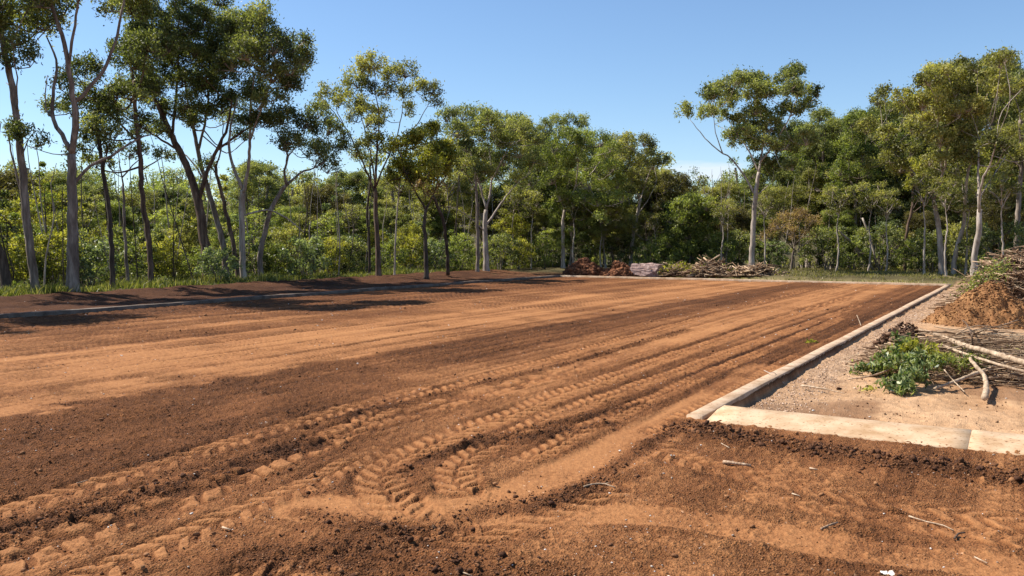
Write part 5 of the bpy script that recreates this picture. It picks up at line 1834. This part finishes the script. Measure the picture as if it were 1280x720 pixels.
stick('cut_branch', 'slender branch along the rear of the front brush heap', [(1168, 408, .30), (1196, 414, .30), (1230, 418, .26), (1290, 428, .2)], .010, .016, STICK, seed=7)
stick('cut_branch', 'second pale branch close under the long pale branch', [(1164, 425, .34), (1200, 440, .32), (1246, 455, .26), (1300, 470, .18)], .012, .020, BARK['bleached'], seed=8)
stick('cut_branch', 'reddish branch low at the right of the front brush heap', [(1226, 474, .05), (1256, 470, .08), (1300, 468, .10)], .014, .02, STICK, seed=9)
stick('cut_branch', 'forked pale twig in the rear right of the front brush heap', [(1222, 412, .30), (1246, 408, .34), (1272, 400, .36)], .009, .006, BARK['bleached'], seed=10, twigs=[[(1246, 408, .34), (1262, 414, .32), (1282, 416, .3)]])
stick('cut_branch', 'brown branch running level through the middle of the front brush heap', [(1176, 444, .26), (1210, 448, .22), (1250, 446, .24), (1296, 444, .2)], .012, .018, STICKD, seed=11)

def front_heap():
    rng = np.random.default_rng(720)
    c = np.array(at_d(1238, 11.9))
    root = thing('brush_heap', 'front heap of tangled sticks on the sandy ground at the right edge', 'brush heap', c)
    g = Geo()
    for k_ in range(1300):
        f = dome(1.35, 1.3, .58)
        q = f(rng)
        a = rng.normal(.1, .5)
        L = rng.uniform(.3, 1.3)
        dv = np.array([math.cos(a), -math.sin(a), rng.normal(0, .08)]) * L * .5
        p = resample([q - dv, q + rng.normal(0, .05 * L, 3), q + dv], L / 4)
        p[:, 2] = np.maximum(p[:, 2], .012)
        r = .0025 + .009 * rng.random() ** 2
        tube(g, p, np.linspace(r, r * .4, len(p)), 5, rng.uniform(.1, 1.0))
    g.build('sticks', WOOD, root)
    g = Geo()
    f = dome(1.1, 1.1, .22)
    cc = np.array([f(rng) for _ in range(2600)])
    leaf_quads(g, cc, .085, .035, rng, .1, rng.uniform(.1, .9, len(cc)))
    g.build('dead_leaves', DEADLEAF, root)
    g = Geo()
    f = dome(1.2, 1.2, .34)
    hub = np.array([f(rng) for _ in range(26)])
    cc = hub[rng.integers(0, 26, 800)] + rng.normal(0, .07, (800, 3))
    cc[:, 2] = np.abs(cc[:, 2]) + .02
    leaf_quads(g, cc, .06, .02, rng, .1, rng.uniform(.3, .9, 800))
    g.build('foliage', LEAF['yellow'], root)
front_heap()

def clod_pile():
    rng = np.random.default_rng(725)
    c = np.array(at_d(1134, 13.3))
    root = thing('leaf_heap', 'lumpy pile of brown curled dead leaves behind the green leafy branches', 'leaf heap', c)
    g = Geo()
    f = dome(.58, .42, .52)
    cc = np.array([f(rng) for _ in range(1500)])
    rocks(g, cc[:260], rng.uniform(.02, .055, 260), rng, .7, rng.uniform(.1, .8, 260))
    leaf_quads(g, cc[260:], .085, .05, rng, .1, rng.uniform(.1, 1.0, 1240))
    g.build('pile', DEADLEAF, root)
clod_pile()

def green_bush():
    """cut green branches heaped in front: several leafy stems, each a thing"""
    labs = ['dark green cut branch with large glossy leaves drooping at the centre', 'green leafy cut branch lying to the far left of the heap',
            'yellowish green cut branch on top of the glossy one', 'thin leaved cut branch spreading right toward the pale branches',
            'green cut branch sagging onto the sand beside the white scrap', 'small green cut branch tucked behind the glossy leaves']
    specs = [  # path px, leaf material, leaf size, count, spread
        ([(1128, 428, .34), (1146, 446, .34), (1160, 462, .22), (1168, 476, .08)], 'cut', .105, .036, 640, .13),
        ([(1128, 448, .22), (1106, 452, .16), (1084, 455, .10), (1060, 457, .05)], 'cut', .09, .032, 420, .10),
        ([(1120, 432, .38), (1140, 430, .42), (1162, 434, .40), (1184, 440, .34)], 'yellow', .085, .028, 560, .12),
        ([(1160, 440, .36), (1182, 444, .32), (1206, 446, .28), (1228, 448, .22)], 'green', .085, .020, 460, .12),
        ([(1138, 456, .24), (1128, 466, .18), (1126, 474, .11), (1136, 482, .06)], 'cut', .10, .036, 480, .12),
        ([(1112, 440, .28), (1124, 444, .30), (1140, 448, .28), (1156, 450, .24)], 'cut', .10, .034, 520, .13)]
    for k_, (lab, (pts, lm, ll, lw, n, sp)) in enumerate(zip(labs, specs)):
        rng = np.random.default_rng(730 + k_)
        w = np.array([G(a, b + 6, max(.02, h * .8) - .06) for a, b, h in pts])
        p = resample(w, .05)
        root = thing('leafy_branch', lab, 'branch', p[0])
        g = Geo()
        tube(g, p, np.linspace(.012, .004, len(p)), 6, .6)
        hubs = []
        for q in range(16):
            j = rng.integers(0, len(p))
            dv = unit((rng.standard_normal(3) + np.array([0, -.1, .05])) * np.array([1.25, 1.1, .6])) * sp * rng.uniform(.7, 2.0)
            e = p[j] + dv
            e[2] = max(e[2], -.03)
            pp = np.array([p[j], (p[j] + e) / 2 + np.array([0, 0, .03]), e])
            tube(g, pp, [.005, .004, .002], 4, .7)
            for t in np.linspace(.2, 1, 8):
                hubs.append(p[j] * (1 - t) + e * t)
        g.build('stem', WOOD, root, p[0])
        hubs = np.array(hubs)
        g = Geo()
        cc = hubs[rng.integers(0, len(hubs), n * 2)] + rng.normal(0, .032, (n * 2, 3))
        cc[:, 2] = np.maximum(cc[:, 2], -.045)
        leaf_quads(g, cc, ll * .92, lw * .9, rng, .7, np.repeat(np.clip(rng.normal(.56, .3, n), 0, 1), 2), up=.4)
        g.build('foliage', LEAF[lm], root, p[0])
green_bush()

# ---- sticks lying on the soil
stick('stick', 'short thick weathered stick on the dark soil before the front kerb', [(904, 577, .018), (920, 579, .02), (939, 582, .016)], .013, .010, STICK, 'stick', 21)
stick('stick', 'curved twig in the middle foreground right of the turning tracks', [(730, 608, .012), (742, 605, .016), (756, 605, .014), (769, 609, .008)], .006, .004, BARK['bleached'], 'stick', 22, twigs=[[(756, 605, .014), (764, 602, .03)]])
stick('stick', 'broken dark stick in the lower right foreground', [(1026, 661, .012), (1035, 657, .016), (1047, 653, .012)], .007, .005, STICK, 'stick', 23)
stick('stick', 'long thin twig curving across the soil at the lower right', [(1136, 645, .010), (1158, 652, .012), (1180, 657, .012), (1192, 663, .010)], .005, .003, BARK['bleached'], 'stick', 24)
stick('stick', 'dark curled bark strip at the tip of the long thin twig', [(1193, 673, .010), (1198, 667, .02), (1206, 666, .012)], .007, .004, STICKD, 'stick', 25)
stick('stick', 'pale stick on the sand left of the cut green branches', [(1002, 482, .02), (1018, 484, .025), (1036, 487, .02)], .014, .009, BARK['bleached'], 'stick', 26, twigs=[[(1030, 486, .02), (1044, 489, .02), (1056, 492, .015)]])
stick('stick', 'thin pale stake leaning over the long kerb', [(1077, 409, .03), (1074, 401, .12), (1071, 394, .22)], .010, .007, BARK['bleached'], 'stake', 27)
stick('stick', 'pale splinter on the soil below the front kerb', [(898, 552, .008), (905, 556, .01), (912, 560, .008)], .005, .003, BARK['bleached'], 'stick', 28)
stick('stick', 'pale splinter at the bottom edge of the picture', [(570, 712, .008), (580, 716, .012), (590, 720, .008)], .005, .003, BARK['bleached'], 'stick', 29)
stick('stick', 'small pale splinter in the far lower right corner', [(1218, 696, .008), (1234, 704, .008)], .004, .003, BARK['bleached'], 'stick', 30)
stick('stick', 'pale splinter in the lower left among the tread blocks', [(96, 604, .008), (104, 602, .01), (110, 600, .008)], .005, .003, BARK['bleached'], 'stick', 31)
stick('stick', 'short pale chip of wood right of the tread blocks', [(278, 659, .01), (288, 662, .01)], .006, .004, BARK['bleached'], 'stick', 32)
stick('stick', 'short pale stick on the soil right of the short thick stick', [(1012, 585, .01), (1022, 587, .01)], .006, .004, BARK['bleached'], 'stick', 33)
stick('stick', 'thin splinter midway between the stick and the lower right corner', [(990, 617, .008), (1000, 620, .01)], .005, .003, BARK['bleached'], 'stick', 34)

# ---- wire tie across the long kerb
def wire():
    w = [G(955, 463, .05), G(962, 466, .056), G(968, 466, .052), G(971, 470, -.02), G(974, 476, -.07), G(980, 479, -.075), G(972, 470, -.01), G(982, 464, .0), G(990, 468, -.07)]
    p = resample(w, .02)
    g = Geo()
    tube(g, p, .004, 6)
    o = g.build('wire_tie', STONE, None, p[0], True)
    o.location = p[0]
    tag(o, 'loop of pale wire draped over the long kerb', 'wire')
wire()

# ---- crumpled white scrap by the leaves
def scrap(label, px, py, size, seed, mat):
    rng = np.random.default_rng(seed)
    c = G(px, py)
    c[2] = zat(c[0], c[1])
    n = 9
    X, Y = np.meshgrid(np.linspace(-1, 1, n), np.linspace(-1, 1, n))
    Z = .35 * fbm(X + seed, Y, 1.4, 3, seed) + .45
    v = np.stack([X * (1 + .15 * rng.standard_normal(X.shape)), Y * .8, Z], -1).reshape(-1, 3) * size
    v[:, 2] = np.maximum(v[:, 2], .004)
    i = np.arange(n - 1)[:, None] * n
    j = np.arange(n - 1)[None, :]
    f = np.stack([i + j, i + j + 1, i + n + j + 1, i + n + j], -1).reshape(-1, 4)
    v2 = v - np.array([0, 0, .002])
    g = Geo()
    g.add(np.vstack([v, v2]), np.vstack([f, f[:, ::-1] + n * n]), None, .9)
    o = g.build('scrap', mat, None)
    o.location = c
    tag(o, label, 'litter')
WHITE = tint_mat('white_plastic', (.7, .7, .72), (.78, .78, .80), (.84, .84, .85), rough=.5, bump=.1)
scrap('crumpled white scrap under the cut green branches', 1119, 484, .055, 3, WHITE)
scrap('torn cream scrap at the bottom edge of the foreground', 1110, 716, .03, 8, STONE)

# ---- a weed sprig in the lot
def weed(label, px, py, H, seed, n=40):
    rng = np.random.default_rng(seed)
    c = G(px, py)
    c[2] = zat(c[0], c[1])
    g = Geo()
    cc = rng.normal(0, 1, (n, 3)) * np.array([H * .8, H * .6, H * .3]) + np.array([0, 0, H * .4])
    cc[:, 2] = np.abs(cc[:, 2])
    leaf_quads(g, cc, H * .9, H * .35, rng, -.3, rng.uniform(.3, .9, n))
    o = g.build('weed', LEAF['yellow'], None)
    o.location = c
    tag(o, label, 'weed')
weed('small green weed sprig on the soil left of the long kerb', 1015, 428, .07, 5)
weed('green weed at the far left of the cut branches on the sand', 1086, 480, .06, 6)
